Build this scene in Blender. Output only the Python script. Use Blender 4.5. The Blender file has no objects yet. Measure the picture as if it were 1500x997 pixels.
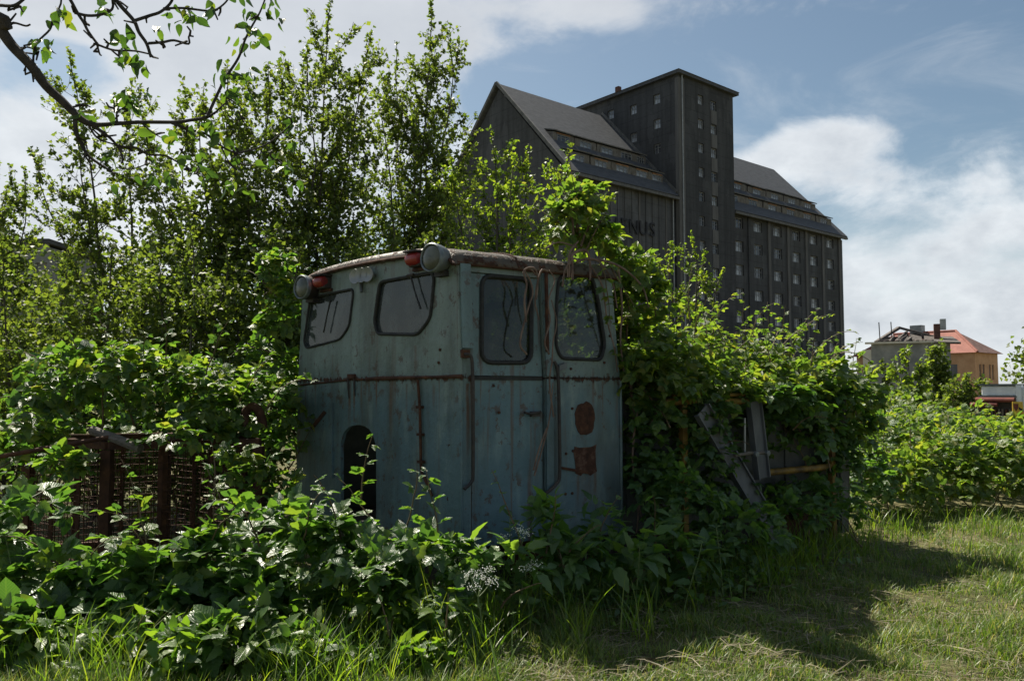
import bpy, bmesh, math, random
import numpy as np
from mathutils import Vector, Matrix, noise
from mathutils.geometry import delaunay_2d_cdt

# ------------------------------------------------------------------ camera, sky, sun
SC = bpy.context.scene
COL = SC.collection
FPX, CXP, CYP, CAMH = 1186.0, 750.0, 498.5, 1.45
PITCH = math.atan(73.5 / FPX)
cam_d = bpy.data.cameras.new('camera')
cam_d.sensor_width = 36.0
cam_d.lens = FPX / 1500.0 * 36.0
cam_d.clip_start, cam_d.clip_end = 0.05, 6000.0
cam = bpy.data.objects.new('camera', cam_d)
COL.objects.link(cam)
cam.location = (0, 0, CAMH)
cam.rotation_euler = (math.pi / 2 + PITCH, 0, 0)
SC.camera = cam

SUN_AZ, SUN_EL = math.radians(-36.0), math.radians(54.0)      # azimuth from +Y towards +X
SUN_STRENGTH, SKY_STRENGTH = 4.6, 0.063
SC.view_settings.view_transform = 'Standard'
SC.view_settings.look = 'None'
SC.view_settings.exposure = 1.12
SC.view_settings.gamma = 1.0
SC.view_settings.use_curve_mapping = False
SC.cycles.max_bounces = 7
SC.cycles.diffuse_bounces = 5
SC.cycles.glossy_bounces = 2
SC.cycles.transmission_bounces = 4
SC.cycles.transparent_max_bounces = 8
SC.cycles.use_denoising = True

sun_d = bpy.data.lights.new('sun', 'SUN')
sun_d.energy = SUN_STRENGTH
sun_d.angle = math.radians(0.55)
sun_d.color = (1.0, 0.93, 0.80)
sun = bpy.data.objects.new('sun', sun_d)
COL.objects.link(sun)
to_sun = Vector((math.sin(SUN_AZ) * math.cos(SUN_EL), math.cos(SUN_AZ) * math.cos(SUN_EL), math.sin(SUN_EL)))
sun.rotation_euler = (-to_sun).to_track_quat('-Z', 'Y').to_euler()
sun.location = (-10, 20, 30)


class NT:
    """small node-tree helper"""
    def __init__(self, tree):
        self.t = tree
        self.n, self.l = tree.nodes, tree.links

    def new(self, typ, **kw):
        nd = self.n.new(typ)
        for k, v in kw.items():
            setattr(nd, k, v)
        return nd

    def put(self, sock, v):
        if v is None:
            return
        if hasattr(v, 'is_linked') or hasattr(v, 'links'):
            self.l.new(v, sock)
        elif isinstance(v, (tuple, list)) and len(v) == 3 and sock.type == 'RGBA':
            sock.default_value = (*v, 1.0)
        else:
            sock.default_value = v

    def math(self, op, a, b=None, c=None, clamp=False):
        nd = self.new('ShaderNodeMath', operation=op, use_clamp=clamp)
        self.put(nd.inputs[0], a)
        self.put(nd.inputs[1], b)
        self.put(nd.inputs[2], c)
        return nd.outputs[0]

    def ss(self, x, lo, hi, a=0.0, b=1.0):
        nd = self.new('ShaderNodeMapRange', interpolation_type='SMOOTHSTEP')
        self.put(nd.inputs['Value'], x)
        nd.inputs['From Min'].default_value = lo
        nd.inputs['From Max'].default_value = hi
        nd.inputs['To Min'].default_value = a
        nd.inputs['To Max'].default_value = b
        return nd.outputs['Result']

    def mix(self, f, a, b, blend='MIX'):
        nd = self.new('ShaderNodeMix', data_type='RGBA', blend_type=blend)
        self.put(nd.inputs[0], f)
        self.put(nd.inputs[6], a)
        self.put(nd.inputs[7], b)
        return nd.outputs[2]

    def noise(self, vec, scale, detail=4.0, rough=0.55, dist=0.0):
        nd = self.new('ShaderNodeTexNoise')
        self.put(nd.inputs['Vector'], vec)
        nd.inputs['Scale'].default_value = scale
        nd.inputs['Detail'].default_value = detail
        nd.inputs['Roughness'].default_value = rough
        nd.inputs['Distortion'].default_value = dist
        return nd.outputs['Fac']

    def mapping(self, vec, scale=(1, 1, 1), loc=(0, 0, 0)):
        nd = self.new('ShaderNodeMapping')
        self.put(nd.inputs['Vector'], vec)
        nd.inputs['Scale'].default_value = scale
        nd.inputs['Location'].default_value = loc
        return nd.outputs['Vector']

    def ramp(self, f, stops):
        nd = self.new('ShaderNodeValToRGB')
        e = nd.color_ramp.elements
        while len(e) < len(stops):
            e.new(0.5)
        for el, (p, c) in zip(e, stops):
            el.position = p
            el.color = (*c, 1.0)
        self.put(nd.inputs[0], f)
        return nd.outputs[0]

    def bump(self, h, strength, dist=0.01):
        nd = self.new('ShaderNodeBump')
        nd.inputs['Strength'].default_value = strength
        nd.inputs['Distance'].default_value = dist
        self.put(nd.inputs['Height'], h)
        return nd.outputs[0]


def px_azel(px, py):
    """photo pixel -> azimuth, elevation of the direction seen there"""
    d = ray(px, py)
    return math.atan2(d[0], d[1]), math.atan2(d[2], math.hypot(d[0], d[1]))


def ray(px, py):
    a, b = (px - CXP) / FPX, (CYP - py) / FPX
    cp, sp = math.cos(PITCH), math.sin(PITCH)
    d = np.array([a, cp - b * sp, sp + b * cp])
    return d / d[1]


def at(px, py, D):
    """point seen at photo pixel (px, py) at D metres along +Y"""
    return np.array([0, 0, CAMH]) + ray(px, py) * D


world = bpy.data.worlds.new('World')
SC.world = world
world.use_nodes = True
w = NT(world.node_tree)
w.n.clear()
sky = w.new('ShaderNodeTexSky', sky_type='NISHITA')
sky.sun_disc = False
sky.sun_elevation = SUN_EL
sky.sun_rotation = SUN_AZ
sky.altitude = 100
sky.air_density, sky.dust_density, sky.ozone_density = 1.0, 1.2, 1.4
gen = w.new('ShaderNodeTexCoord').outputs['Generated']
sep = w.new('ShaderNodeSeparateXYZ')
w.put(sep.inputs[0], gen)
az = w.math('ARCTAN2', sep.outputs[0], sep.outputs[1])
el = w.math('ARCSINE', sep.outputs[2])
# clouds live on a flat deck: direction / height gives the perspective of a cloud layer
zc = w.math('ADD', w.math('MAXIMUM', sep.outputs[2], 0.0), 0.16)
cmb = w.new('ShaderNodeCombineXYZ')
w.put(cmb.inputs[0], w.math('DIVIDE', sep.outputs[0], zc))
w.put(cmb.inputs[1], w.math('DIVIDE', sep.outputs[1], zc))
deck = cmb.outputs[0]
n1 = w.noise(w.mapping(deck, (1.0, 0.8, 1), (3.1, 1.7, 0)), 1.25, 8.0, 0.56, 0.35)
n2 = w.noise(w.mapping(gen, (1, 1, 1.7), (0.3, 0.1, 0.6)), 5.2, 10.0, 0.60, 0.3)
fbm = w.math('ADD', w.math('MULTIPLY', n1, 0.30), w.math('MULTIPLY', n2, 0.70))
# where the day's clouds stand: (pixel x, y, half widths in degrees az / el, weight)
CLOUDS = [(120, 240, 17, 7.5, .45), (330, 60, 17, 3.8, .36), (120, 20, 12, 2.2, .25), (520, 130, 7, 4.5, .34), (640, 40, 5, 3.5, .26), (870, 14, 7.5, 1.9, .34),
          (1245, 200, 5.5, 2.0, .40), (1150, 240, 4, 1.8, .26), (1320, 270, 7, 2.2, .24), (1420, 350, 10, 1.8, .22), (1260, 440, 12, 3.0, .2), (1440, 470, 12, 2.6, .24), (1300, 330, 6, 1.2, -.12),
          (110, 92, 3.6, 1.6, -.36), (60, 95, 3.0, 1.5, -.3), (770, 120, 5.5, 3.0, -.3), (1180, 80, 12, 3.0, -.34), (1430, 130, 9, 4.5, -.26), (1085, 190, 2.6, 1.4, -.2)]
bias = None
for (qx, qy, sa, se, wt) in CLOUDS:
    a0, e0 = px_azel(qx, qy)
    da = w.math('DIVIDE', w.math('SUBTRACT', az, a0), math.radians(sa))
    de = w.math('DIVIDE', w.math('SUBTRACT', el, e0), math.radians(se))
    r2 = w.math('ADD', w.math('MULTIPLY', da, da), w.math('MULTIPLY', de, de))
    g = w.math('MULTIPLY', w.math('EXPONENT', w.math('MULTIPLY', r2, -1.0)), wt)
    bias = g if bias is None else w.math('ADD', bias, g)
cover = w.math('ADD', w.math('ADD', w.math('MULTIPLY', w.math('SUBTRACT', fbm, .5), 1.9), .5), bias)
mask = w.math('MAXIMUM', w.ss(cover, 0.44, 0.80), w.math('MULTIPLY', w.ss(w.noise(w.mapping(gen, (1, 1, 3.2), (2.3, 1.1, .7)), 4.0, 9.0, .62, .6), .50, .80), .42))
thick = w.ss(cover, 0.56, 0.98)
lump = w.noise(w.mapping(gen, (1, 1, 1.7), (1.3, 0.4, 0.2)), 7.0, 8.0, 0.6)
sunward = w.new('ShaderNodeVectorMath', operation='DOT_PRODUCT')
w.put(sunward.inputs[0], gen)
sunward.inputs[1].default_value = to_sun
glow = w.ss(sunward.outputs['Value'], 0.35, 0.98)
shade = w.math('SUBTRACT', w.math('ADD', w.math('MULTIPLY', w.math('SUBTRACT', lump, .5), 2.4), 0.72), w.math('MULTIPLY', thick, 0.34))
cloud_c = w.mix(w.math('MULTIPLY', shade, 1.0, clamp=True), (3.5, 3.85, 4.3), (7.2, 7.5, 7.7))
cloud_c = w.mix(w.math('MULTIPLY', glow, 0.45), cloud_c, (7.7, 7.85, 7.95))
blue = w.mix(1.0, sky.outputs[0], (0.72, 0.74, 0.67), 'MULTIPLY')
hz = w.ss(el, math.radians(-1), math.radians(15), 0.72, 0.0)
clear = w.mix(hz, blue, (6.0, 6.35, 6.65))
cloud_c = w.mix(w.ss(el, math.radians(11), math.radians(26), 0, .72), cloud_c, (4.3, 4.55, 4.95))
skyc = w.mix(w.math('MULTIPLY', mask, 0.93), clear, cloud_c)
bg = w.new('ShaderNodeBackground')
w.put(bg.inputs[0], skyc)
bg.inputs[1].default_value = SKY_STRENGTH
wo = w.new('ShaderNodeOutputWorld')
w.l.new(bg.outputs[0], wo.inputs[0])

# ------------------------------------------------------------------ helpers
RNG = np.random.default_rng(7)
random.seed(5)


def nrm(v):
    v = np.asarray(v, float)
    return v / (np.linalg.norm(v, axis=-1, keepdims=True) + 1e-12)


class Frame:
    """a local frame: origin on the ground, turned about z"""
    def __init__(self, o, ang):
        self.o = np.array([o[0], o[1], o[2] if len(o) > 2 else 0.0])
        self.a = ang
        c, s = math.cos(ang), math.sin(ang)
        self.R = np.array([[c, -s, 0], [s, c, 0], [0, 0, 1]])

    def loc(self, P):
        return (np.asarray(P) - self.o) @ self.R

    def world(self, p):
        return self.R @ np.asarray(p) + self.o

    def on(self, px, py, p0, n):
        """local point where the sight line of a photo pixel meets a local plane"""
        c = self.loc([0, 0, CAMH])
        d = ray(px, py) @ self.R
        p0, n = np.asarray(p0, float), np.asarray(n, float)
        return c + d * (np.dot(p0 - c, n) / np.dot(d, n))


def tag(o, label=None, cat=None, group=None, kind=None):
    if label: o['label'] = label
    if cat: o['category'] = cat
    if group: o['group'] = group
    if kind: o['kind'] = kind
    return o


def empty(name, loc, ang=0.0, label=None, cat=None, group=None):
    o = bpy.data.objects.new(name, None)
    o.empty_display_size = 0.2
    COL.objects.link(o)
    o.location = loc
    o.rotation_euler = (0, 0, ang)
    return tag(o, label, cat, group)


def link(name, me, mats, parent=None, kind=None):
    o = bpy.data.objects.new(name, me)
    COL.objects.link(o)
    if mats is not None and len(me.materials) == 0:
        for m in (mats if isinstance(mats, (list, tuple)) else [mats]):
            me.materials.append(m)
    if parent is not None:
        o.parent = parent
    if kind:
        o['kind'] = kind
    return o


def np_mesh(name, V, F, UV=None, smooth=False):
    V = np.ascontiguousarray(V, np.float32)
    F = np.ascontiguousarray(F, np.int32)
    me = bpy.data.meshes.new(name)
    m, k = F.shape
    me.vertices.add(len(V))
    me.vertices.foreach_set('co', V.ravel())
    me.loops.add(m * k)
    me.loops.foreach_set('vertex_index', F.ravel())
    me.polygons.add(m)
    me.polygons.foreach_set('loop_start', np.arange(m, dtype=np.int32) * k)
    if UV is not None:
        uv = me.uv_layers.new(name='UVMap')
        uv.data.foreach_set('uv', np.ascontiguousarray(UV[F.ravel()], np.float32).ravel())
    if smooth:
        me.polygons.foreach_set('use_smooth', np.ones(m, bool))
    me.update(calc_edges=True)
    return me


class MB:
    """collects shapes, built as ONE mesh object"""
    def __init__(self):
        self.v, self.f, self.mi = [], [], []

    def raw(self, V, F, mi=0):
        b = len(self.v)
        self.v += [tuple(map(float, p)) for p in V]
        self.f += [tuple(int(i) + b for i in q) for q in F]
        self.mi += [mi] * len(F)
        return self

    def obox(self, c, ax, ay, az, mi=0):
        c, ax, ay, az = (np.asarray(q, float) for q in (c, ax, ay, az))
        V = [c + sx * ax + sy * ay + sz * az for sz in (-1, 1) for sy in (-1, 1) for sx in (-1, 1)]
        F = [(0, 2, 3, 1), (4, 5, 7, 6), (0, 1, 5, 4), (2, 6, 7, 3), (0, 4, 6, 2), (1, 3, 7, 5)]
        return self.raw(V, F, mi)

    def box(self, x0, x1, y0, y1, z0, z1, mi=0):
        return self.obox(((x0 + x1) / 2, (y0 + y1) / 2, (z0 + z1) / 2), ((x1 - x0) / 2, 0, 0), (0, (y1 - y0) / 2, 0), (0, 0, (z1 - z0) / 2), mi)

    def bar(self, p, q, w, h, up=(0, 0, 1), mi=0):
        p, q = np.asarray(p, float), np.asarray(q, float)
        d = nrm(q - p)
        s = np.cross(d, up)
        if np.linalg.norm(s) < 1e-4:
            s = np.array([1.0, 0, 0])
        s = nrm(s)
        u = np.cross(s, d)
        return self.obox((p + q) / 2, (q - p) / 2, s * w / 2, u * h / 2, mi)

    def tube(self, pts, r, n=8, caps=True, mi=0, closed=False):
        V, F = tube_np(pts, r, n, closed)
        self.raw(V, F, mi)
        if caps and not closed:
            b = len(self.v) - len(V)
            self.f.append(tuple(b + i for i in range(n - 1, -1, -1)))
            self.f.append(tuple(b + len(V) - n + i for i in range(n)))
            self.mi += [mi, mi]
        return self

    def lathe(self, c, axis, prof, n=20, mi=0):
        """prof: (distance along the axis, radius)"""
        c, a = np.asarray(c, float), nrm(axis)
        s = nrm(np.cross(a, (0, 0, 1) if abs(a[2]) < .9 else (1, 0, 0)))
        t = np.cross(a, s)
        V, F = [], []
        for d, r in prof:
            for k in range(n):
                g = 2 * math.pi * k / n
                V.append(c + a * d + (s * math.cos(g) + t * math.sin(g)) * r)
        for i in range(len(prof) - 1):
            for k in range(n):
                F.append((i * n + k, i * n + (k + 1) % n, (i + 1) * n + (k + 1) % n, (i + 1) * n + k))
        return self.raw(V, F, mi)

    def plate(self, loops, n, th, mi=0):
        """3-D coplanar loops (outer first, then holes) -> a sheet of thickness th along -n"""
        P = np.concatenate([np.asarray(l, float) for l in loops])
        n = nrm(n)
        ex = nrm(P[1] - P[0])
        ey = np.cross(n, ex)
        o = P[0]
        v2 = [Vector((float((p - o) @ ex), float((p - o) @ ey))) for p in P]
        E, b = [], 0
        for l in loops:
            k = len(l)
            E += [(b + i, b + (i + 1) % k) for i in range(k)]
            b += k
        ov, oe, of = delaunay_2d_cdt(v2, E, [], 1, 1e-6)[:3]
        N = len(ov)
        W = [o + ex * q.x + ey * q.y for q in ov]
        V = W + [p - n * th for p in W]
        F, cnt = [], {}
        flat, b = [], 0
        for l in loops:
            flat.append(np.array([(q.x, q.y) for q in v2[b:b + len(l)]]))
            b += len(l)
        for f in of:
            a = [ov[i] for i in f]
            cx, cy = sum(q.x for q in a) / len(a), sum(q.y for q in a) / len(a)
            par = 0
            for lp in flat:
                x0, y0 = lp[:, 0], lp[:, 1]
                x1, y1 = np.roll(x0, -1), np.roll(y0, -1)
                c = (y0 > cy) != (y1 > cy)
                par += int(np.sum(c & (cx < (x1 - x0) * (cy - y0) / np.where(c, y1 - y0, 1.0) + x0)))
            if par % 2 == 0:
                continue
            ar = sum(a[i].x * a[(i + 1) % len(a)].y - a[(i + 1) % len(a)].x * a[i].y for i in range(len(a)))
            f = list(f) if ar > 0 else list(f)[::-1]
            F.append(tuple(f))
            F.append(tuple(i + N for i in reversed(f)))
            for i in range(len(f)):
                e = (f[i], f[(i + 1) % len(f)])
                cnt[e] = cnt.get(e, 0) + 1
        for (i, j) in cnt:
            if (j, i) not in cnt:
                F.append((j, i, i + N, j + N))
        return self.raw(V, F, mi)

    def build(self, name, mats, parent=None, smooth=False, bevel=0.0, kind=None):
        me = bpy.data.meshes.new(name)
        me.from_pydata(self.v, [], self.f)
        for m in (mats if isinstance(mats, (list, tuple)) else [mats]):
            me.materials.append(m)
        me.polygons.foreach_set('material_index', self.mi)
        if smooth:
            me.polygons.foreach_set('use_smooth', [True] * len(self.f))
            me.set_sharp_from_angle(angle=math.radians(38))
        me.update()
        o = link(name, me, None, parent, kind)
        if bevel:
            b = o.modifiers.new('bevel', 'BEVEL')
            b.width, b.segments, b.limit_method = bevel, 2, 'ANGLE'
        return o


def tube_np(pts, r, n=6, closed=False):
    P = np.asarray(pts, float)
    m = len(P)
    r = np.broadcast_to(np.asarray(r, float), (m,))
    T = np.zeros_like(P)
    if closed:
        T = nrm(np.roll(P, -1, 0) - np.roll(P, 1, 0))
    else:
        T[1:-1] = P[2:] - P[:-2]
        T[0], T[-1] = P[1] - P[0], P[-1] - P[-2]
        T = nrm(T)
    ref = np.array([0.0, 0, 1]) if abs(T[0][2]) < .9 else np.array([1.0, 0, 0])
    N = np.zeros_like(P)
    v = nrm(np.cross(T[0], ref))
    for i in range(m):
        v = v - T[i] * (v @ T[i])
        v = v / (np.linalg.norm(v) + 1e-9)
        N[i] = v
    B = np.cross(T, N)
    g = np.arange(n) * 2 * math.pi / n
    V = P[:, None] + r[:, None, None] * (N[:, None] * np.cos(g)[None, :, None] + B[:, None] * np.sin(g)[None, :, None])
    i = np.arange(m if closed else m - 1)[:, None]
    k = np.arange(n)[None]
    j = (i + 1) % m
    F = np.stack([i * n + k, i * n + (k + 1) % n, j * n + (k + 1) % n, j * n + k], -1).reshape(-1, 4)
    return V.reshape(-1, 3), F


class Tubes:
    def __init__(self):
        self.V, self.F, self.b = [], [], 0

    def add(self, pts, r, n=5):
        V, F = tube_np(pts, r, n)
        self.V.append(V)
        self.F.append(F + self.b)
        self.b += len(V)

    def build(self, name, mat, parent=None, off=(0, 0, 0), kind=None):
        if not self.V:
            return None
        me = np_mesh(name, np.concatenate(self.V) - np.asarray(off), np.concatenate(self.F), smooth=True)
        return link(name, me, mat, parent, kind)


def spline(P, k=5):
    """Catmull-Rom through the points"""
    P = np.asarray(P, float)
    Q = np.concatenate([[2 * P[0] - P[1]], P, [2 * P[-1] - P[-2]]])
    out = []
    for i in range(1, len(Q) - 2):
        for t in np.arange(k) / k:
            a, b, c, d = Q[i - 1], Q[i], Q[i + 1], Q[i + 2]
            out.append(.5 * ((2 * b) + (c - a) * t + (2 * a - 5 * b + 4 * c - d) * t * t + (3 * b - a - 3 * c + d) * t ** 3))
    out.append(P[-1])
    return np.array(out)


def round_poly(P, r, k=5):
    """round the corners of a 2-D or 3-D polygon; r: radius as length cut from each edge (number or list)"""
    P = np.asarray(P, float)
    n = len(P)
    out = []
    for i in range(n):
        a, b, c = P[i - 1], P[i], P[(i + 1) % n]
        ri = r[i] if isinstance(r, (list, tuple)) else r
        p, q = b + nrm(a - b) * ri, b + nrm(c - b) * ri
        for t in np.linspace(0, 1, k):
            out.append((1 - t) ** 2 * p + 2 * t * (1 - t) * b + t * t * q)
    return np.array(out)


# ------------------------------------------------------------------ materials
def mat(name):
    m = bpy.data.materials.new(name)
    m.use_nodes = True
    t = NT(m.node_tree)
    t.n.clear()
    out = t.new('ShaderNodeOutputMaterial')
    return m, t, out


def principled(t, col, rough=.6, bump=None, spec=.4, metal=0.0):
    p = t.new('ShaderNodeBsdfPrincipled')
    t.put(p.inputs['Base Color'], col)
    t.put(p.inputs['Roughness'], rough)
    p.inputs['Specular IOR Level'].default_value = spec
    t.put(p.inputs['Metallic'], metal)
    if bump is not None:
        t.l.new(bump, p.inputs['Normal'])
    return p


def simple(name, c0, c1, scale=4.0, rough=.7, stretch=(1, 1, 1), bump=.2, bdist=.01, spec=.35, metal=0.0, lo=.3, hi=.7):
    m, t, out = mat(name)
    oc = t.mapping(t.new('ShaderNodeTexCoord').outputs['Object'], stretch)
    n = t.noise(oc, scale, 7.0, .6)
    col = t.mix(t.ss(n, lo, hi), c0, c1)
    fine = t.noise(oc, scale * 7, 5.0, .65)
    p = principled(t, col, rough, t.bump(t.math('ADD', n, t.math('MULTIPLY', fine, .5)), bump, bdist), spec, metal)
    t.l.new(p.outputs[0], out.inputs[0])
    return m


RUST_D, RUST_M, RUST_L = (.02, .011, .009), (.058, .026, .016), (.115, .052, .027)


def rust_material(name, pale=0.0):
    m, t, out = mat(name)
    oc = t.new('ShaderNodeTexCoord').outputs['Object']
    n = t.noise(oc, 14, 9, .65)
    col = t.ramp(n, [(.28, RUST_D), (.5, RUST_M), (.72, tuple(a + pale for a in RUST_L))])
    p = principled(t, col, .85, t.bump(t.noise(oc, 70, 6, .6), .45, .004), .25)
    t.l.new(p.outputs[0], out.inputs[0])
    return m


def paint_material(name, up, low, belt=1.54, band=True, rusty=0.0, streak=1.0, stains=()):
    """old blue paint: faded patches, grime, rust along the weld seam, runs and spots"""
    m, t, out = mat(name)
    oc = t.new('ShaderNodeTexCoord').outputs['Object']
    sp = t.new('ShaderNodeSeparateXYZ')
    t.put(sp.inputs[0], oc)
    z = sp.outputs[2]
    big = t.noise(oc, 2.2, 6, .55)
    col = t.mix(t.ss(t.math('ADD', z, t.math('MULTIPLY', big, .3)), belt - .1, belt + .35), low, up)
    fade = t.noise(t.mapping(oc, (1, 1, .35)), 7, 8, .6)
    col = t.mix(t.math('MULTIPLY', t.ss(fade, .48, .70), .5), col, tuple(c * 1.35 + .02 for c in up))
    grime = t.noise(t.mapping(oc, (2.6, 2.6, .5), (2, 1, 0)), 1.6, 7, .62)
    col = t.mix(t.math('MULTIPLY', t.ss(grime, .45, .68), .55 * streak), col, (.05, .052, .042))
    mott = t.noise(oc, 38, 6, .7)
    col = t.mix(t.math('MULTIPLY', t.ss(mott, .54, .70), .45), col, (.06, .075, .07))
    # rust: bands, runs below them, scattered spots
    ragged = t.noise(t.mapping(oc, (9, 9, 3)), 3.2, 7, .65)
    rmask = t.ss(t.noise(oc, 17, 6, .6), .675 - .14 * rusty, .73 - .10 * rusty)
    run_n = t.noise(t.mapping(oc, (15, 15, .5), (0, 3, 0)), 1.0, 5, .6)
    runs = t.math('MULTIPLY', t.ss(run_n, .57, .66), .8 * streak)
    if band:
        dz = t.math('ABSOLUTE', t.math('SUBTRACT', z, belt))
        bandm = t.ss(t.math('SUBTRACT', dz, t.math('MULTIPLY', t.math('SUBTRACT', ragged, .5), .12)), .004, .022, 1.0, 0.0)
        rmask = t.math('MAXIMUM', rmask, bandm)
        below = t.ss(t.math('SUBTRACT', belt, z), .0, .55, 1.0, 0.0)
        below = t.math('MULTIPLY', below, t.ss(z, belt + .01, belt - .01))
        runs = t.math('MULTIPLY', runs, t.math('ADD', t.math('MULTIPLY', below, .9), .35))
    rcol = t.ramp(t.noise(oc, 30, 8, .65), [(.3, RUST_D), (.55, RUST_M), (.75, RUST_L)])
    if stains:
        sc = t.math('SUBTRACT', sp.outputs[0], sp.outputs[1])
        wob = t.math('MULTIPLY', t.math('SUBTRACT', t.noise(oc, 6, 4), .5), .02)
        for (s0, z0, z1, hw, st) in stains:
            dx = t.math('ABSOLUTE', t.math('ADD', t.math('SUBTRACT', sc, s0), wob))
            mk = t.math('MULTIPLY', t.ss(dx, hw * .35, hw * 1.5, 1, 0), t.math('MULTIPLY', t.ss(z, z0, z0 + (z1 - z0) * .7), t.ss(z, z1 + .005, z1 - .005)))
            runs = t.math('MAXIMUM', runs, t.math('MULTIPLY', mk, t.math('MULTIPLY', t.ss(ragged, .2, .6), st)))
    col = t.mix(runs, col, (.095, .055, .034))
    col = t.mix(rmask, col, rcol)
    rough = t.math('ADD', .46, t.math('MULTIPLY', rmask, .4))
    chip = t.noise(t.mapping(oc, (1, 1, .8), (5, 2, 1)), 11, 9, .72)
    edge_c = t.math('MULTIPLY', t.ss(chip, .575, .59), t.ss(t.noise(oc, 1.7, 3), .40, .54))
    col = t.mix(t.math('MULTIPLY', edge_c, .75), col, (.07, .045, .032))
    h = t.math('ADD', t.math('MULTIPLY', big, 1.3), t.math('ADD', t.math('MULTIPLY', mott, .12), t.math('MULTIPLY', rmask, .25)))
    p = principled(t, col, rough, t.bump(h, .6, .045), .35)
    t.l.new(p.outputs[0], out.inputs[0])
    return m


def glass_material(name, tint=(.5, .55, .52), clear=.55, dirt=(.10, .105, .09), amount=.5, rough=.06):
    """old window glass: partly see-through, dusty, reflecting"""
    m, t, out = mat(name)
    oc = t.new('ShaderNodeTexCoord').outputs['Object']
    d = t.ss(t.noise(t.mapping(oc, (1, 1, .6)), 6, 7, .62), .35, .75)
    tr = t.new('ShaderNodeBsdfTransparent')
    t.put(tr.inputs[0], tint)
    df = t.new('ShaderNodeBsdfDiffuse')
    t.put(df.inputs[0], dirt)
    m1 = t.new('ShaderNodeMixShader')
    t.put(m1.inputs[0], t.math('ADD', t.math('MULTIPLY', d, amount), 1 - clear, clamp=True))
    t.l.new(tr.outputs[0], m1.inputs[1])
    t.l.new(df.outputs[0], m1.inputs[2])
    gl = t.new('ShaderNodeBsdfGlossy')
    gl.inputs['Roughness'].default_value = rough
    t.put(gl.inputs['Normal'], t.bump(t.noise(oc, 5, 2), .25, .01))
    fr = t.new('ShaderNodeFresnel')
    fr.inputs[0].default_value = 1.5
    m2 = t.new('ShaderNodeMixShader')
    t.put(m2.inputs[0], t.math('MULTIPLY', fr.outputs[0], .9))
    t.l.new(m1.outputs[0], m2.inputs[1])
    t.l.new(gl.outputs[0], m2.inputs[2])
    t.l.new(m2.outputs[0], out.inputs[0])
    return m


def leaf_material(name, stops, trans=(2.6, 2.7, .7), tf=.48, rough=.36, spec=.6, veins=True):
    m, t, out = mat(name)
    oi = t.new('ShaderNodeObjectInfo').outputs['Random']
    ri = t.new('ShaderNodeNewGeometry').outputs['Random Per Island']
    rnd = t.math('FRACT', t.math('ADD', t.math('MULTIPLY', oi, 7.31), ri))
    col = t.ramp(rnd, stops)
    uv = t.new('ShaderNodeTexCoord').outputs['UV']
    nrml = None
    if veins:
        s = t.new('ShaderNodeSeparateXYZ')
        t.put(s.inputs[0], uv)
        au = t.math('ABSOLUTE', t.math('SUBTRACT', s.outputs[0], .5))
        v = t.math('PINGPONG', t.math('MULTIPLY', t.math('SUBTRACT', s.outputs[1], t.math('MULTIPLY', au, .9)), 9.0), .5)
        vein = t.math('MINIMUM', t.ss(v, .0, .16), t.ss(au, .0, .035))
        col = t.mix(t.math('MULTIPLY', t.math('SUBTRACT', 1.0, vein), .35), col, (.11, .17, .05))
        nrml = t.bump(t.math('ADD', v, vein), .5, .004)
    p = principled(t, col, rough, nrml, spec)
    tl = t.new('ShaderNodeBsdfTranslucent')
    t.put(tl.inputs[0], t.mix(1.0, col, trans, 'MULTIPLY'))
    mx = t.new('ShaderNodeMixShader')
    mx.inputs[0].default_value = tf
    t.l.new(p.outputs[0], mx.inputs[1])
    t.l.new(tl.outputs[0], mx.inputs[2])
    t.l.new(mx.outputs[0], out.inputs[0])
    return m


M = {}
M['paint'] = paint_material('blue_paint', (.15, .195, .175), (.088, .145, .165), stains=[(.05, .85, 1.5, .014, .9), (1.0, .5, .82, .014, .7), (1.16, .55, .85, .016, .8), (1.08, .45, .82, .07, .45), (1.15, 1.15, 1.62, .012, .7), (-.60, 1.5, 1.78, .02, .6), (-1.6, 1.05, 1.5, .018, .95), (-1.52, 1.1, 1.5, .014, .95), (-.72, 1.2, 1.5, .014, .6), (-.35, 1.25, 1.5, .018, .6), (-1.9, 1.2, 1.75, .012, .4), (-.9, 1.28, 1.5, .02, .4), (-2.2, 1.2, 1.5, .012, .5)])
M['door_paint'] = paint_material('door_paint', (.12, .18, .182), (.08, .145, .172), band=False, streak=.8)
M['roof'] = paint_material('roof_paint', (.075, .058, .042), (.07, .056, .042), belt=3, band=False, rusty=1.2, streak=.6)
M['rust'] = rust_material('rust')
M['rust_pale'] = rust_material('rust_pale', .05)
M['iron'] = simple('dark_iron', (.018, .017, .018), (.05, .04, .034), 12, .6, bump=.3)
M['grey_metal'] = simple('grey_metal', (.075, .085, .09), (.13, .145, .15), 6, .5, bump=.15)
M['rubber'] = simple('black_rubber', (.012, .013, .013), (.03, .03, .028), 20, .7, bump=.2, bdist=.003)
M['chrome'] = simple('dull_chrome', (.10, .12, .13), (.2, .225, .235), 18, .45, metal=.3, bump=.1)
M['lens'] = simple('lamp_lens', (.04, .046, .034), (.10, .105, .08), 9, .25, spec=.4, bump=.1)
M['red_lens'] = simple('red_lamp_lens', (.16, .012, .012), (.28, .03, .025), 9, .3, spec=.5, bump=.1)
M['glass'] = glass_material('cab_glass', (.52, .55, .5), .86, (.08, .084, .075), .5)
M['glass_dark'] = glass_material('dust_reflection_cab_glass', (.34, .37, .38), .7, (.07, .08, .08), .9)  # dust, plus pale mottling painted in for patchy reflections
M['interior'] = simple('cab_interior', (.05, .06, .055), (.09, .10, .09), 5, .8)
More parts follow.
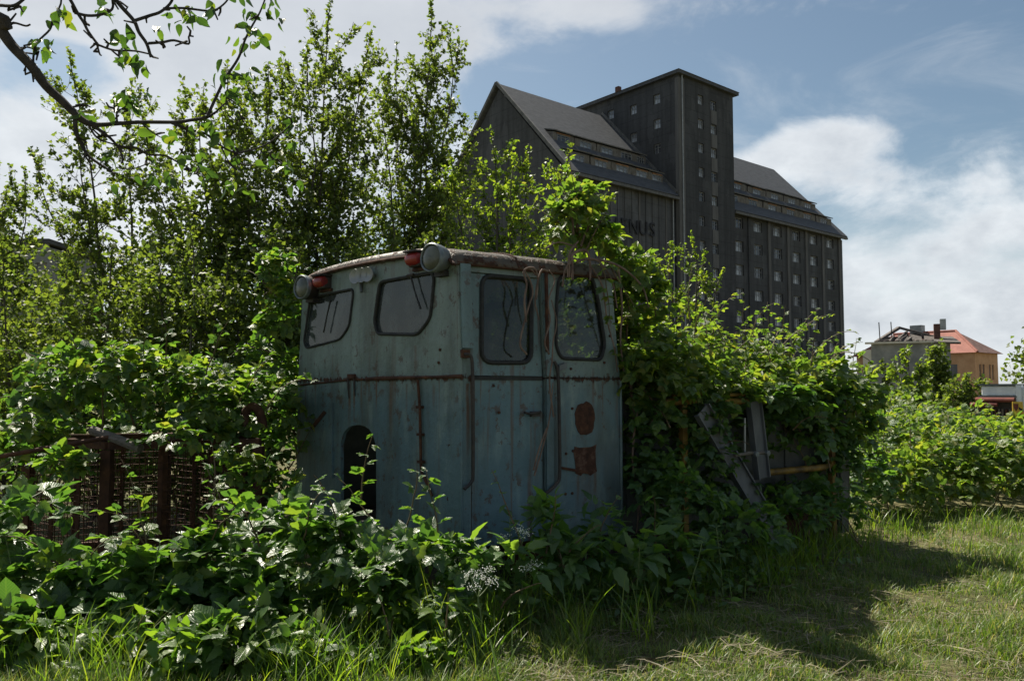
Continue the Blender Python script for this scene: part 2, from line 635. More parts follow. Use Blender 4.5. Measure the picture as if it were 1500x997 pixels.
M['yellow'] = simple('old_yellow_paint', (.07, .04, .014), (.27, .165, .03), 9, .6, bump=.3)
M['hood'] = simple('sooty_grey_paint', (.035, .038, .038), (.085, .088, .085), 5, .65, bump=.3)
M['beam'] = simple('grey_beam', (.07, .075, .085), (.13, .137, .148), 5, .6, (1, 1, .4), bump=.2)
M['wood_grey'] = simple('weathered_pole', (.07, .06, .052), (.15, .13, .112), 8, .85, (1, 8, 8), bump=.5)


def soot_concrete(name, c0, c1):
    """board-marked concrete: lifts, patches, rain streaks"""
    m, t, out = mat(name)
    oc = t.new('ShaderNodeTexCoord').outputs['Object']
    sp = t.new('ShaderNodeSeparateXYZ')
    t.put(sp.inputs[0], oc)
    big = t.noise(oc, .16, 6, .6)
    streak = t.noise(t.mapping(oc, (1.6, 1.6, .06)), 1.0, 7, .62)
    patch = t.noise(t.mapping(oc, (1, 1, .5), (4, 2, 0)), .55, 3, .5)
    fine = t.noise(oc, 3.0, 8, .7)
    v = t.math('ADD', t.math('MULTIPLY', big, .8), t.math('ADD', t.math('MULTIPLY', streak, 1.0), t.math('MULTIPLY', fine, .5)))
    col = t.mix(t.ss(v, .85, 1.45), c0, c1)
    col = t.mix(t.math('MULTIPLY', t.ss(patch, .56, .60), .35), col, tuple(q * 1.35 for q in c1))
    lift = t.math('PINGPONG', t.math('ADD', sp.outputs[2], t.math('MULTIPLY', big, .25)), .775)
    col = t.mix(t.math('MULTIPLY', t.ss(lift, .05, .0), .5), col, tuple(q * .55 for q in c0))
    rain = t.noise(t.mapping(oc, (.9, .9, .03), (8, 1, 0)), 1.0, 5, .6)
    col = t.mix(t.math('MULTIPLY', t.ss(rain, .55, .68), .5), col, (.03, .029, .029))
    p = principled(t, col, .92, t.bump(t.math('ADD', fine, t.math('MULTIPLY', t.ss(lift, .06, .0), -1.0)), .4, .04), .2)
    t.l.new(p.outputs[0], out.inputs[0])
    return m


M['facade'] = soot_concrete('sooty_concrete', (.044, .0455, .048), (.08, .082, .085))
M['facade_light'] = simple('pale_concrete', (.085, .083, .082), (.125, .122, .118), .8, .9, (2, 2, .3), bump=.2, bdist=.03)
M['facade_left'] = soot_concrete('silo_concrete', (.062, .064, .067), (.105, .107, .11))
M['tower'] = soot_concrete('tower_concrete', (.040, .0415, .044), (.070, .0715, .074))
M['slate'] = simple('slate_roof', (.05, .053, .06), (.082, .086, .093), 1.2, .75, (1, 4, 1), bump=.35, bdist=.04)
M['dormer'] = simple('dormer_boards', (.08, .072, .06), (.17, .155, .135), 1.6, .85, (3, 1, 1), bump=.3, bdist=.02)
M['dormer_roof'] = simple('dormer_roofing', (.075, .075, .073), (.14, .137, .13), 1.4, .8, (4, 1, 1), bump=.3, bdist=.02)
M['orange_wood'] = simple('ochre_board', (.20, .10, .045), (.33, .18, .085), 2.2, .8)
M['win_frame'] = simple('old_window_frame', (.13, .133, .135), (.24, .243, .245), 4, .7)
M['pane'] = simple('dull_window_glass', (.06, .067, .075), (.32, .335, .35), .45, .12, spec=.7, bump=.05, lo=.35, hi=.65)
M['pane_dark'] = simple('dark_window_glass', (.015, .017, .02), (.06, .065, .075), 1.3, .12, spec=.6, bump=.05)
M['letters'] = simple('black_letters', (.008, .008, .01), (.016, .016, .018), 2, .6)
M['pipe'] = simple('zinc_pipe', (.22, .23, .235), (.33, .34, .34), 3, .5, metal=.3)
M['ochre'] = simple('ochre_render', (.50, .27, .14), (.62, .36, .2), 1.2, .9)
M['tiles'] = simple('red_tiles', (.19, .07, .055), (.26, .105, .08), 2.0, .8, (1, 1, 1), bump=.4, bdist=.04)
M['tiles_shaded'] = simple('shaded_brown_tiles', (.10, .055, .045), (.17, .10, .085), 2.0, .85, bump=.4, bdist=.04)
M['render_grey'] = simple('grey_render', (.17, .17, .165), (.30, .29, .27), 1.4, .9)
M['render_sunlit_cream'] = simple('sunlit_cream_render', (.48, .43, .35), (.6, .55, .46), 1.4, .9)  # cream copy of the grey render, paints faces as lit by the sun
M['brick'] = simple('sooty_brick', (.06, .03, .025), (.12, .06, .045), 6, .9)
M['timber'] = simple('old_timber', (.05, .045, .042), (.12, .105, .095), 7, .9, bump=.4)
M['concrete'] = simple('concrete', (.15, .155, .15), (.24, .24, .23), 1.6, .9)
M['white_paint'] = simple('white_paint', (.55, .58, .62), (.72, .74, .76), 3, .5)
M['maroon'] = simple('maroon_tarpaulin', (.10, .025, .022), (.2, .06, .04), 4, .8)
M['hazard_yellow'] = simple('hazard_yellow', (.5, .30, .03), (.62, .4, .06), 5, .6)
M['black'] = simple('black_paint', (.012, .012, .012), (.025, .025, .024), 5, .6)
M['bark'] = simple('bark', (.045, .038, .03), (.11, .095, .078), 14, .9, (1, 1, .3), bump=.6)
M['bark_dark'] = simple('dark_bark', (.022, .019, .017), (.06, .052, .045), 22, .9, bump=.7)
M['cane'] = simple('bramble_cane', (.07, .055, .03), (.15, .10, .06), 9, .7)
M['vine'] = simple('dry_vine', (.10, .065, .05), (.2, .14, .11), 12, .85)
M['stem'] = simple('green_stem', (.07, .11, .03), (.13, .18, .06), 9, .6)
M['flower'] = simple('white_blossom', (.62, .64, .55), (.8, .8, .72), 20, .7)
G = lambda *c: c
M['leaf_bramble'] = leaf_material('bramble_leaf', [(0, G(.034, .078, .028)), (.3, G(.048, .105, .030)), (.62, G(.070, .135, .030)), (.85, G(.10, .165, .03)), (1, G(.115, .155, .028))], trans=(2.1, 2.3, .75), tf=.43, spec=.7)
M['leaf_sun'] = leaf_material('sunlit_bramble_leaf', [(0, G(.052, .098, .028)), (.3, G(.078, .135, .03)), (.6, G(.115, .165, .032)), (.9, G(.155, .19, .035)), (1, G(.17, .155, .04))], tf=.5, trans=(2.2, 2.3, .8))  # paler, yellower copy of the bramble leaf, sunlight put into its colour
M['leaf_tree'] = leaf_material('scrub_leaf', [(0, G(.054, .084, .026)), (.4, G(.084, .118, .03)), (.75, G(.115, .148, .036)), (1, G(.15, .175, .042))], tf=.44, rough=.55, spec=.35, veins=False, trans=(2.1, 2.25, .8))
M['leaf_light'] = leaf_material('light_scrub_leaf', [(0, G(.055, .095, .02)), (.5, G(.10, .15, .028)), (1, G(.16, .19, .035))], tf=.48, rough=.45, veins=False)
M['leaf_apple'] = leaf_material('apple_leaf', [(0, G(.025, .06, .016)), (.5, G(.045, .095, .02)), (.85, G(.075, .13, .022)), (1, G(.16, .17, .025))], tf=.45, trans=(1.9, 2.0, .7))
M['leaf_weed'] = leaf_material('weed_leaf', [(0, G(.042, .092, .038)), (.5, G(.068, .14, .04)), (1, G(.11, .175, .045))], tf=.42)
M['grass'] = leaf_material('grass_blade', [(0, G(.06, .11, .02)), (.42, G(.10, .165, .026)), (.74, G(.145, .20, .036)), (.88, G(.21, .215, .065)), (1, G(.30, .26, .125))], tf=.42, rough=.5, veins=False, trans=(1.6, 1.7, .8))
M['tall_grass'] = leaf_material('tall_grass_blade', [(0, G(.05, .10, .02)), (.6, G(.09, .15, .022)), (1, G(.15, .19, .03))], tf=.5, rough=.4, veins=False)
M['hay'] = leaf_material('dry_hay', [(0, G(.09, .075, .042)), (.5, G(.15, .13, .075)), (1, G(.25, .215, .13))], tf=.25, rough=.7, veins=False, trans=(1.3, 1.2, .9))
M['litter'] = leaf_material('dead_leaf', [(0, G(.03, .02, .013)), (.6, G(.075, .05, .03)), (1, G(.14, .10, .065))], tf=.15, rough=.8, veins=False, trans=(1.2, 1.1, .9))
M['leaf_weed_bright'] = leaf_material('bright_weed_leaf', [(0, G(.035, .085, .02)), (.5, G(.065, .13, .022)), (1, G(.12, .17, .03))], tf=.45)

# ------------------------------------------------------------------ ground
def ground_z(x, y):
    x, y = np.asarray(x, float), np.asarray(y, float)
    near = np.exp(-((y - 6) / 9.0) ** 2)
    z = .035 * np.sin(1.7 * x + .6) * np.cos(1.3 * y) + .02 * np.sin(4.1 * x - 2.2 * y) + .012 * np.sin(9 * x + 5 * y)
    return z * near


def build_ground():
    gx = np.sinh(np.linspace(-5.6, 5.6, 181)) * 8.0
    gy = np.concatenate([-np.sinh(np.linspace(5, 0.05, 30)) * 6.0, np.sinh(np.linspace(0, 6.0, 150)) * 6.0])
    X, Y = np.meshgrid(gx, gy)
    V = np.stack([X, Y, ground_z(X, Y)], -1).reshape(-1, 3)
    nx, ny = len(gx), len(gy)
    i, j = np.meshgrid(np.arange(nx - 1), np.arange(ny - 1))
    a = (j * nx + i).ravel()
    me = np_mesh('ground', V, np.stack([a, a + 1, a + nx + 1, a + nx], -1), smooth=True)
    m, t, out = mat('soil_and_turf')
    oc = t.new('ShaderNodeTexCoord').outputs['Object']
    n = t.noise(oc, .9, 8, .62)
    n2 = t.noise(oc, 24, 6, .7)
    c = t.mix(t.ss(n, .36, .64), (.075, .085, .03), (.16, .14, .07))
    c = t.mix(t.ss(n2, .42, .70), c, (.035, .03, .018))
    p = principled(t, c, .95, t.bump(n2, .8, .03), .15)
    t.l.new(p.outputs[0], out.inputs[0])
    tag(link('ground', me, m), kind='structure')


build_ground()

# ------------------------------------------------------------------ the granary
GR_ANG = math.atan2(.641, .767)
GR = Frame((19.9 - .641 * .8, 95 + .767 * .8), GR_ANG)
granary = empty('granary', GR.o, GR_ANG, 'tall sooty concrete granary with steep slate roofs, dormers and a square tower', 'granary')
Z_EAVE, Z_RIDGE, DEPTH, XL, XR, TW, TOPZ = 24.9, 37.1, 23.2, -17.6, 39.4, 11.1, 39.3
COLS = [13.1, 17.5, 22.2, 26.9, 31.5, 36.1]
ROWS = [23.2 - 3.08 * k for k in range(7)]
WW, WH = 2.0, 1.4


def rect(x0, x1, z0, z1, y=0.0):
    return [(x0, y, z0), (x1, y, z0), (x1, y, z1), (x0, y, z1)]


def build_granary():
    g = granary
    wf_me = {}

    def window(name, x, z, ww, wh, face, parent, dark, cols=2):
        """face: (origin fn) maps (a, z, inset) to local; frame mesh shared by size"""
        key = (round(ww, 2), round(wh, 2), face, cols)
        if key not in wf_me:
            b = MB()
            f = .09
            sx = (lambda a0, a1, z0, z1, y0, y1: b.box(a0, a1, y0, y1, z0, z1))
            h, v = ww / 2, wh / 2
            sx(-h, h, -v, -v + f, 0, .1); sx(-h, h, v - f, v, 0, .1)
            sx(-h, -h + f, -v + f, v - f, 0, .1); sx(h - f, h, -v + f, v - f, 0, .1)
            for k in range(1, cols):
                xm = -h + ww * k / cols
                sx(xm - .04, xm + .04, -v + f, v - f, .01, .09)
            sx(-h + f, h - f, .12, .18, .015, .085)
            me = bpy.data.meshes.new('window')
            me.from_pydata(b.v, [], b.f)
            me.materials.append(M['win_frame'])
            p = MB().box(-h + f, h - f, .05, .065, -v + f, v - f)
            pm = [bpy.data.meshes.new('pane') for _ in range(2)]
            for q, mm in zip(pm, ('pane', 'pane_dark')):
                q.from_pydata(p.v, [], p.f)
                q.materials.append(M[mm])
            wf_me[key] = (me, pm)
        me, pm = wf_me[key]
        o = link('window', me, None, parent)
        if face == 'front':
            o.location = (x, name, z)
        else:                                   # the tower's left face looks along -x
            o.location = (name, x, z)
            o.rotation_euler = (0, 0, -math.pi / 2)
        pn = link('pane', pm[1 if dark else 0], None, o)
        pn.location.x = 0
        return o

    rnd = random.Random(3)
    # front wall of the right wing: real openings
    holes = [rect(c - WW / 2, c + WW / 2, z - WH / 2, z + WH / 2) for c in COLS for z in ROWS]
    b = MB().plate([rect(TW, XR, 0, Z_EAVE)] + holes, (0, -1, 0), .45)
    b.build('front_wall', M['facade'], g)
    for c in COLS:
        for z in ROWS:
            window(.22, c, z, WW, WH, 'front', g, rnd.random() < .35, 3)
    # left wing front wall with its silo ribs
    MB().plate([rect(XL, 0, 0, Z_EAVE)], (0, -1, 0), .45).build('front_wall', M['facade_left'], g)
    for k in range(15):
        x = XL + .7 + k * 1.18
        pale = k % 4 == 1
        MB().box(x - .13, x + .13, -.09, -.003, 0, Z_EAVE - .5).build('rib', M['facade_light' if pale else 'facade_left'], g)
    for x in [15.3, 19.9, 24.6, 29.3, 33.8, 38.6]:
        MB().box(x - .28, x + .28, -.18, -.003, 0, Z_EAVE - .55).build('pilaster', M['facade_light' if rnd.random() < .6 else 'facade'], g)
    # gable and end walls
    for x, y0 in ((XL, .45), (XR, .45)):
        s = -1 if x < 0 else 1
        loop = [(x, y0, 0), (x, DEPTH, 0), (x, DEPTH, Z_EAVE), (x, DEPTH / 2, Z_RIDGE - .3), (x, y0, Z_EAVE)]
        if s > 0:
            loop = loop[::-1]
        MB().plate([loop], (s, 0, 0), .45).build('gable_wall', M['facade'], g)
    MB().box(XL + .45, XR - .45, DEPTH - .45, DEPTH, 0, Z_EAVE).build('rear_wall', M['facade'], g)
    # roofs (thick sheets), dormer rows
    sl = (Z_RIDGE - Z_EAVE) / (DEPTH / 2)
    for (xa, xb) in ((XL - .35, 0.0), (TW, XR + .35)):
        b = MB()
        for y0, s in ((-.6, 1), (DEPTH + .6, -1)):
            q = [(xa, y0, Z_EAVE - .6 * sl), (xb, y0, Z_EAVE - .6 * sl), (xb, DEPTH / 2, Z_RIDGE), (xa, DEPTH / 2, Z_RIDGE)]
            if s < 0:
                q = q[::-1]
            nn = nrm(np.cross(np.array(q[1]) - q[0], np.array(q[2]) - q[1]))
            b.plate([[np.array(p) + nn * .35 for p in q]], nn, .32)
        b.build('roof', M['slate'], g)
        MB().box(xa + .1, xb - .1 if xb < 1 else xb - .1, -.95, -.62, Z_EAVE - .85, Z_EAVE - .55).build('gutter', M['dormer_roof'], g)
    for (xa, xb, wx) in ((XL + 1.2, -1.0, [-15.2, -11.7, -8.2, -4.8, -2.0]), (TW + .05, XR + .3, [13.3, 17.7, 22.3, 26.9, 31.4, 35.9])):
        for zb, hh in ((25.75, 1.45), (28.55, 1.45)):
            yf = (zb - Z_EAVE) / sl
            run = hh / (sl - .28)
            sx = wx if zb < 27 else [q + .35 for q in wx]
            for qi, q in enumerate(sx):
                z_ = zb + rnd.uniform(-.05, .05)
                h1 = hh + rnd.uniform(-.05, .03)
                hw_ = 1.66 if xa < 0 else 2.16
                x0, x1 = q - hw_ + rnd.uniform(-.04, .04), q + hw_ + rnd.uniform(-.04, .04)
                if x1 > xb - .06:
                    x1 = xb - .06
                if x0 < xa:
                    x0 = xa + .02
                yq = (z_ - Z_EAVE) / sl
                wq0, wq1 = max(q - .95, x0 + .25), min(q + .95, x1 - .25)
                b = MB()
                b.plate([rect(x0, x1, z_ - .1, z_ + h1, yq), rect(wq0, wq1, z_ + .36, z_ + 1.26, yq)], (0, -1, 0), .12)
                for x, s in ((x0, -1), (x1, 1)):
                    loop = [(x, yq + .12, z_ - .1), (x, yq + .12, z_ + h1), (x, yq + run, z_ + h1 + .28 * run)]
                    b.plate([loop if s > 0 else loop[::-1]], (s, 0, 0), .08)
                o = b.build('dormer', M['dormer'], g)
                e0, e1 = x0 - .03, x1 + .03
                r4 = [(e0, yq - .26, z_ + h1 + .06), (e1, yq - .26, z_ + h1 + .06 + rnd.uniform(-.05, .05)), (e1 - .05, yq + run + .6, z_ + h1 + .06 + .28 * (run + 1.1)), (e0 + .05, yq + run + .6, z_ + h1 + .06 + .28 * (run + 1.1))]
                nn = nrm(np.cross(np.array(r4[1]) - r4[0], np.array(r4[3]) - r4[0]))
                MB().raw([np.array(p) + nn * k_ for k_ in (.12, 0) for p in r4], [(0, 1, 2, 3), (7, 6, 5, 4), (0, 4, 5, 1), (1, 5, 6, 2), (2, 6, 7, 3), (3, 7, 4, 0)]).build('dormer_roof', M['dormer_roof'], o)
                window(yq + .02, (wq0 + wq1) / 2, z_ + .81, wq1 - wq0, .9, 'front', o, rnd.random() < .4, 3)
                if rnd.random() < .6:
                    MB().box(wq0 - .08, wq1 + .08, yq - .07, yq - .004, z_ + 1.28, z_ + 1.40).build('lintel_board', M['orange_wood'], o)
    # tower
    ta, tb = [3.0, 3.0], [7.0, 7.0]
    trow = [37.2 - 3.02 * k for k in range(12)]
    ho = []
    for k, z in enumerate(trow):
        ho += [rect(4.38 - .55, 4.38 + .55, z - .6, z + .6, -.8), rect(6.97 - .6, 6.97 + .6, z - .75, z + .45, -.8)]
    MB().plate([rect(0, TW, 0, TOPZ, -.8)] + ho, (0, -1, 0), .4).build('tower_front_wall', M['tower'], g)
    for z in trow:
        window(-.62, 4.38, z, 1.1, 1.2, 'front', g, rnd.random() < .35)
        window(-.62, 6.97, z - .15, 1.2, 1.2, 'front', g, rnd.random() < .6)
        MB().box(6.97 - .58, 6.97 + .58, -.85, -.803, z - 2.5, z - .8).build('wall_panel', M['facade_light'], g)
    side_w = [(2.5, 37.2), (2.5, 34.1), (2.5, 31.0), (2.5, 27.6), (6.3, 36.9), (6.3, 33.3), (10.2, 37.3), (14.4, 37.7)]
    loop = [(0, 20, 0), (0, -.4, 0), (0, -.4, TOPZ), (0, 20, TOPZ)]
    ho = [[(0, y + .55, z - .6), (0, y - .55, z - .6), (0, y - .55, z + .6), (0, y + .55, z + .6)] for y, z in side_w]
    MB().plate([loop] + ho, (-1, 0, 0), .4).build('tower_side_wall', M['tower'], g)
    for y, z in side_w:
        window(.18, y, z, 1.1, 1.2, 'side', g, rnd.random() < .5)
    loop = [(TW, -.4, 0), (TW, 20, 0), (TW, 20, TOPZ), (TW, -.4, TOPZ)]
    MB().plate([loop], (1, 0, 0), .4).build('tower_side_wall', M['tower'], g)
    MB().box(.4, TW - .4, 19.6, 20, 0, TOPZ).build('tower_rear_wall', M['tower'], g)
    MB().box(-.05, 1.1, -.86, -.803, 0, TOPZ - .3).build('corner_strip', M['facade_light'], g)
    MB().box(-.06, -.003, -.8, -.35, 0, TOPZ - .3).build('corner_strip', M['facade_light'], g)
    b = MB()
    e = .55
    b.box(-e, TW + e, -.8 - e, 20 + e, TOPZ + .003, TOPZ + .38)
    b.build('tower_cornice', M['slate'], g)
    cx, cy = TW / 2, 9.6
    b = MB().raw([(-e - .1, -.9 - e, TOPZ + .385), (TW + e + .1, -.9 - e, TOPZ + .385), (TW + e + .1, 20.1 + e, TOPZ + .385), (-e - .1, 20.1 + e, TOPZ + .385), (cx, cy - 5, TOPZ + 1.5), (cx, cy + 5, TOPZ + 1.5)],
                 [(0, 1, 4), (1, 2, 5, 4), (2, 3, 5), (3, 0, 4, 5), (3, 2, 1, 0)])
    b.build('tower_roof', M['dormer_roof'], g)
    MB().box(-.2, .35, 8.6, 9.2, TOPZ + .4, TOPZ + 1.3).build('chimney', M['brick'], g)
    # roof verges
    for x in (XL - .36,):
        b = MB()
        b.bar((x, -.7, Z_EAVE - .25), (x, DEPTH / 2, Z_RIDGE + .4), .25, .35)
        b.bar((x, DEPTH + .7, Z_EAVE - .25), (x, DEPTH / 2, Z_RIDGE + .4), .25, .35)
        b.build('verge_board', M['dormer_roof'], g)
    MB().bar((-.12, -.5, Z_EAVE + .1), (-.12, DEPTH / 2, Z_RIDGE + .75), .2, .3).build('flashing', M['dormer_roof'], g)
    # downpipes and the lettering
    for x, y, z1 in ((-.55, -.3, Z_EAVE - .8), (TW + .45, -.25, Z_EAVE - .9), (XR - .35, -.25, Z_EAVE - .9), (.55, -.98, TOPZ)):
        MB().tube([(x, y, 0), (x, y, z1)], .075, 8).build('downpipe', M['pipe'], g, smooth=True)
    MB().tube([(-.55, -.3, Z_EAVE - .8), (-.55, -.75, Z_EAVE - .6)], .075, 8).build('downpipe', M['pipe'], g, smooth=True)
    for ch, px, py in (('R', 882, 325), ('H', 898, 328), ('E', 914, 330), ('N', 928.5, 332), ('U', 942.5, 334), ('S', 955.5, 336)):
        P = GR.on(px, py, (0, -.2, 0), (0, 1, 0))
        cu = bpy.data.curves.new('letter', 'FONT')
        cu.body, cu.size, cu.extrude, cu.align_x = ch, 2.35, .05, 'CENTER'
        tmp = bpy.data.objects.new('letter_curve', cu)
        COL.objects.link(tmp)
        bpy.context.view_layer.update()
        me = bpy.data.meshes.new_from_object(tmp.evaluated_get(bpy.context.evaluated_depsgraph_get()))
        bpy.data.objects.remove(tmp)
        me.materials.clear()
        me.materials.append(M['letters'])
        o = link('letter', me, None, g)
        o.location = (P[0], -.22, P[2] - .82)
        o.rotation_euler = (math.pi / 2, 0, 0)
        o.scale = (.95, 1, 1)


build_granary()


# ------------------------------------------------------------------ far houses on the right
def hip_roof(x0, x1, y0, y1, z0, z1, inset, name, m, parent, over=.4):
    x0, x1, y0, y1 = x0 - over, x1 + over, y0 - over, y1 + over
    ym = (y0 + y1) / 2
    V = [(x0, y0, z0), (x1, y0, z0), (x1, y1, z0), (x0, y1, z0), (x0 + inset, ym, z1), (x1 - inset, ym, z1)]
    V += [(p[0], p[1], p[2] - .15) for p in V[:4]]
    F = [(0, 1, 5, 4), (1, 2, 5), (2, 3, 4, 5), (3, 0, 4), (0, 6, 7, 1), (1, 7, 8, 2), (2, 8, 9, 3), (3, 9, 6, 0), (9, 8, 7, 6)]
    return MB().raw(V, F).build(name, m, parent)


def build_far():
    # ochre house, corner towards the camera
    D = 78.0
    c = at(1428, 516, D)
    ze = c[2]
    fr = Frame((c[0], c[1]), math.radians(38))
    h = empty('ochre_house', fr.o, fr.a, 'ochre rendered house with a red hipped roof behind the roofless house', 'house')
    Lx = 5.2
    Ly = 12.0
    wins = [(.9, 1.35), (1.65, 2.1), (3.1, 3.5), (3.8, 4.2)]
    ho = [rect(a, b_, ze - 2.6, ze - 1.1) for a, b_ in wins]
    MB().plate([rect(0, Lx, 0, ze)] + ho, (0, -1, 0), .3).build('front_wall', M['ochre'], h)
    sw = [2.0, 4.2, 6.4, 8.6]
    loop = [(0, Ly, 0), (0, .3, 0), (0, .3, ze), (0, Ly, ze)]
    MB().plate([loop] + [[(0, y + .35, ze - 2.6), (0, y - .35, ze - 2.6), (0, y - .35, ze - 1.1), (0, y + .35, ze - 1.1)] for y in sw], (-1, 0, 0), .3).build('side_wall', M['ochre'], h)
    MB().box(.3, Lx, Ly - .3, Ly, 0, ze).build('rear_wall', M['ochre'], h)
    MB().box(Lx - .3, Lx, .3, Ly - .3, 0, ze).build('side_wall', M['ochre'], h)
    for a, b_ in wins:
        o = MB().box(a, a + .06, .1, .18, ze - 2.6, ze - 1.1).box(b_ - .06, b_, .1, .18, ze - 2.6, ze - 1.1).box(a + .06, b_ - .06, .1, .18, ze - 1.16, ze - 1.1).box(a + .06, b_ - .06, .1, .18, ze - 1.9, ze - 1.84).build('window', M['win_frame'], h)
        MB().box(a + .06, b_ - .06, .13, .15, ze - 2.6, ze - 1.17).build('pane', M['pane_dark'], o)
    for y in sw:
        o = MB().box(.1, .18, y - .35, y - .29, ze - 2.6, ze - 1.1).box(.1, .18, y + .29, y + .35, ze - 2.6, ze - 1.1).build('window', M['win_frame'], h)
        MB().box(.13, .15, y - .29, y + .29, ze - 2.6, ze - 1.1).build('pane', M['pane_dark'], o)
    x0, x1, y0, y1, z1 = -.4, Lx + .4, -.4, Ly + .4, at(1400, 487, D + 6)[2]
    xm = (x0 + x1) / 2
    V = [(x0, y0, ze), (x1, y0, ze), (x1, y1, ze), (x0, y1, ze), (xm, y0 + 3.2, z1), (xm, y1 - 3.2, z1)]
    MB().raw(V, [(3, 0, 4, 5), (0, 3, 2, 1)]).build('roof', M['tiles'], h)
    MB().raw([(p[0] + .02, p[1], p[2] - .012) for p in V], [(0, 1, 4), (1, 2, 5, 4), (2, 3, 5)]).build('roof', M['tiles_shaded'], h)  # darker tile colour paints shade on all slopes but the sunlit left one
    for a, b_ in ((0, 4), (4, 5)):
        MB().tube([np.array(V[a]) + (0, 0, .05), np.array(V[b_]) + (0, 0, .05)], .12, 6).build('ridge_tiles', M['tiles'], h, smooth=True)
    MB().box(xm - .5, xm + .3, y0 + 6.4, y0 + 7.6, z1 - .6, z1 + .8).build('chimney', M['pipe'], h)
    # lean wide roofless house in front of it
    D = 50.0
    a = at(1276, 504, D + 1.2)
    b = at(1392, 504, D - .7)
    z1 = a[2]
    fr = Frame((a[0], a[1]), math.atan2(b[1] - a[1], b[0] - a[0]))
    W = np.linalg.norm(b[:2] - a[:2])
    r = empty('roofless_house', fr.o, fr.a, 'grey rendered house with its roof fallen in and bare rafters, beside the granary', 'house')
    hl = [rect(.35 * W, .48 * W, z1 - 1.7, z1 - .5)]
    MB().plate([rect(0, W, 0, z1)] + hl, (0, -1, 0), .35).build('front_wall', M['render_grey'], r)
    MB().box(0, .35, .35, 6, 0, z1).build('side_wall', M['render_sunlit_cream'], r)
    MB().box(-.5, -.003, -.02, .3, 0, z1 - .35).build('wall_pier', M['render_sunlit_cream'], r)
    MB().box(W - .35, W, .35, 6, 0, z1).build('side_wall', M['render_grey'], r)
    MB().box(.35, W - .35, 5.65, 6, 0, z1 + .1).build('rear_wall', M['render_grey'], r)
    MB().box(-.35, W * .83, -.25, .1, z1 + .004, z1 + .12).build('wall_plate', M['render_sunlit_cream'], r)
    rr = random.Random(4)
    for k in range(13):
        x = W * (.12 + .058 * k)
        rise = .85 - abs(k - 4.0) * .085
        MB().bar((x + rr.uniform(-.4, .4), rr.uniform(-.2, .4), z1 + .13), (W * .48 + (x - W * .48) * .45 + rr.uniform(-.5, .5), rr.uniform(2, 3.2), z1 + max(.25, rise) + rr.uniform(-.15, .1)), .1, .16).build('rafter', M['timber'], r)
    MB().bar((W * .06, 1.4, z1 + .2), (W * .37, 2.6, z1 + 1.18), .3, .16).build('rafter', M['timber'], r)
    MB().bar((W * .37, 2.6, z1 + 1.18), (W * .95, 1.8, z1 + .28), .3, .16).build('rafter', M['timber'], r)
    MB().bar((W * .15, 2.9, z1 + .5), (W * .9, 2.9, z1 + .55), .18, .2).build('purlin', M['timber'], r)
    for k in range(3):
        x = W * .42 + k * .75
        MB().obox((x, 1.6 + rr.uniform(-.3, .3), z1 + .42 + rr.uniform(-.1, .15)), (.3, 0, rr.uniform(-.12, .12)), (0, .7, .25), (.004, -.01, .03)).build('roof_panel', M['timber'], r)
    q = [(W * .80, -.45, z1 + .05), (W + .55, -.45, z1 - .02), (W + .3, 3.2, z1 + .55), (W * .80, 3.2, z1 + .6)]
    MB().plate([q], nrm(np.cross(np.array(q[1]) - q[0], np.array(q[2]) - q[1])), .12).build('roof_panel', M['timber'], r)
    MB().box(W * .815, W * .895, 1.2, 1.9, z1, z1 + 1.25).build('chimney', M['brick'], r)
    MB().box(W * .895, W * .97, 1.2, 1.8, z1 + .9, z1 + 1.55).build('chimney_pot', M['pipe'], r)
    for x in (.25, .95):
        MB().tube([(W * .06 + x, 1, z1 - .1), (W * .06 + x - .05, 1, z1 + 1.45)], .035, 6).build('vent_pipe', M['iron'], r)
    # grey yard wall
    D = 24.0
    a, b = at(1222, 546, D), at(1291, 545, D + .8)
    fr = Frame((a[0], a[1]), math.atan2(b[1] - a[1], b[0] - a[0]))
    L = np.linalg.norm(b[:2] - a[:2])
    wl = empty('yard_wall', fr.o, fr.a, 'low grey concrete yard wall with a coping, left of the leafy sapling', 'wall')
    MB().box(0, L, 0, .25, 0, a[2] - .12).build('wall_panel', M['concrete'], wl)
    MB().box(-.05, L + .05, -.07, .32, a[2] - .118, a[2]).build('coping', M['concrete'], wl)
    # white lorry body with tarpaulin roll and loaded slatted side
    D = 21.0
    a, b = at(1437, 565, D + .4), at(1489, 565, D - .25)
    fr = Frame((a[0], a[1]), math.atan2(b[1] - a[1], b[0] - a[0]))
    W = float(np.linalg.norm(b[:2] - a[:2]))
    z1 = a[2]
    t = empty('white_trailer', fr.o, fr.a, 'white box trailer with a maroon tarpaulin roll and dark slatted side', 'trailer')
    MB().box(0, W, 0, 3.2, z1 - .26, z1).build('top_panel', M['white_paint'], t, bevel=.03)
    MB().box(-.06, W + .02, -.07, -.003, z1 - .3, z1 - .262).box(-.06, W + .02, -.05, 3.2, z1 + .003, z1 + .05).build('trim', M['grey_metal'], t)
    MB().tube([(-.1, -.1, z1 - .36), (W - .02, -.1, z1 - .36)], .06, 8).tube([(-.22, -.14, z1 - .49), (W * .5, -.12, z1 - .48)], .055, 8).build('tarpaulin_roll', M['maroon'], t, smooth=True)
    MB().box(-.1, W - .1, .05, 3.1, .45, z1 - .262).build('load_bed', M['iron'], t)
    for k in range(9):
        MB().box(.06 + k * W / 10, .06 + k * W / 10 + .04, -.02, .046, .45, z1 - .6).build('slat', M['wood_grey' if k % 3 else 'rust'], t)
    MB().box(-.2, W - .15, -.03, .04, z1 - .98, z1 - .92).build('rail', M['wood_grey'], t)
    MB().box(W + .003, W + .12, -.06, .1, .3, z1 + .02).build('post', M['white_paint'], t)
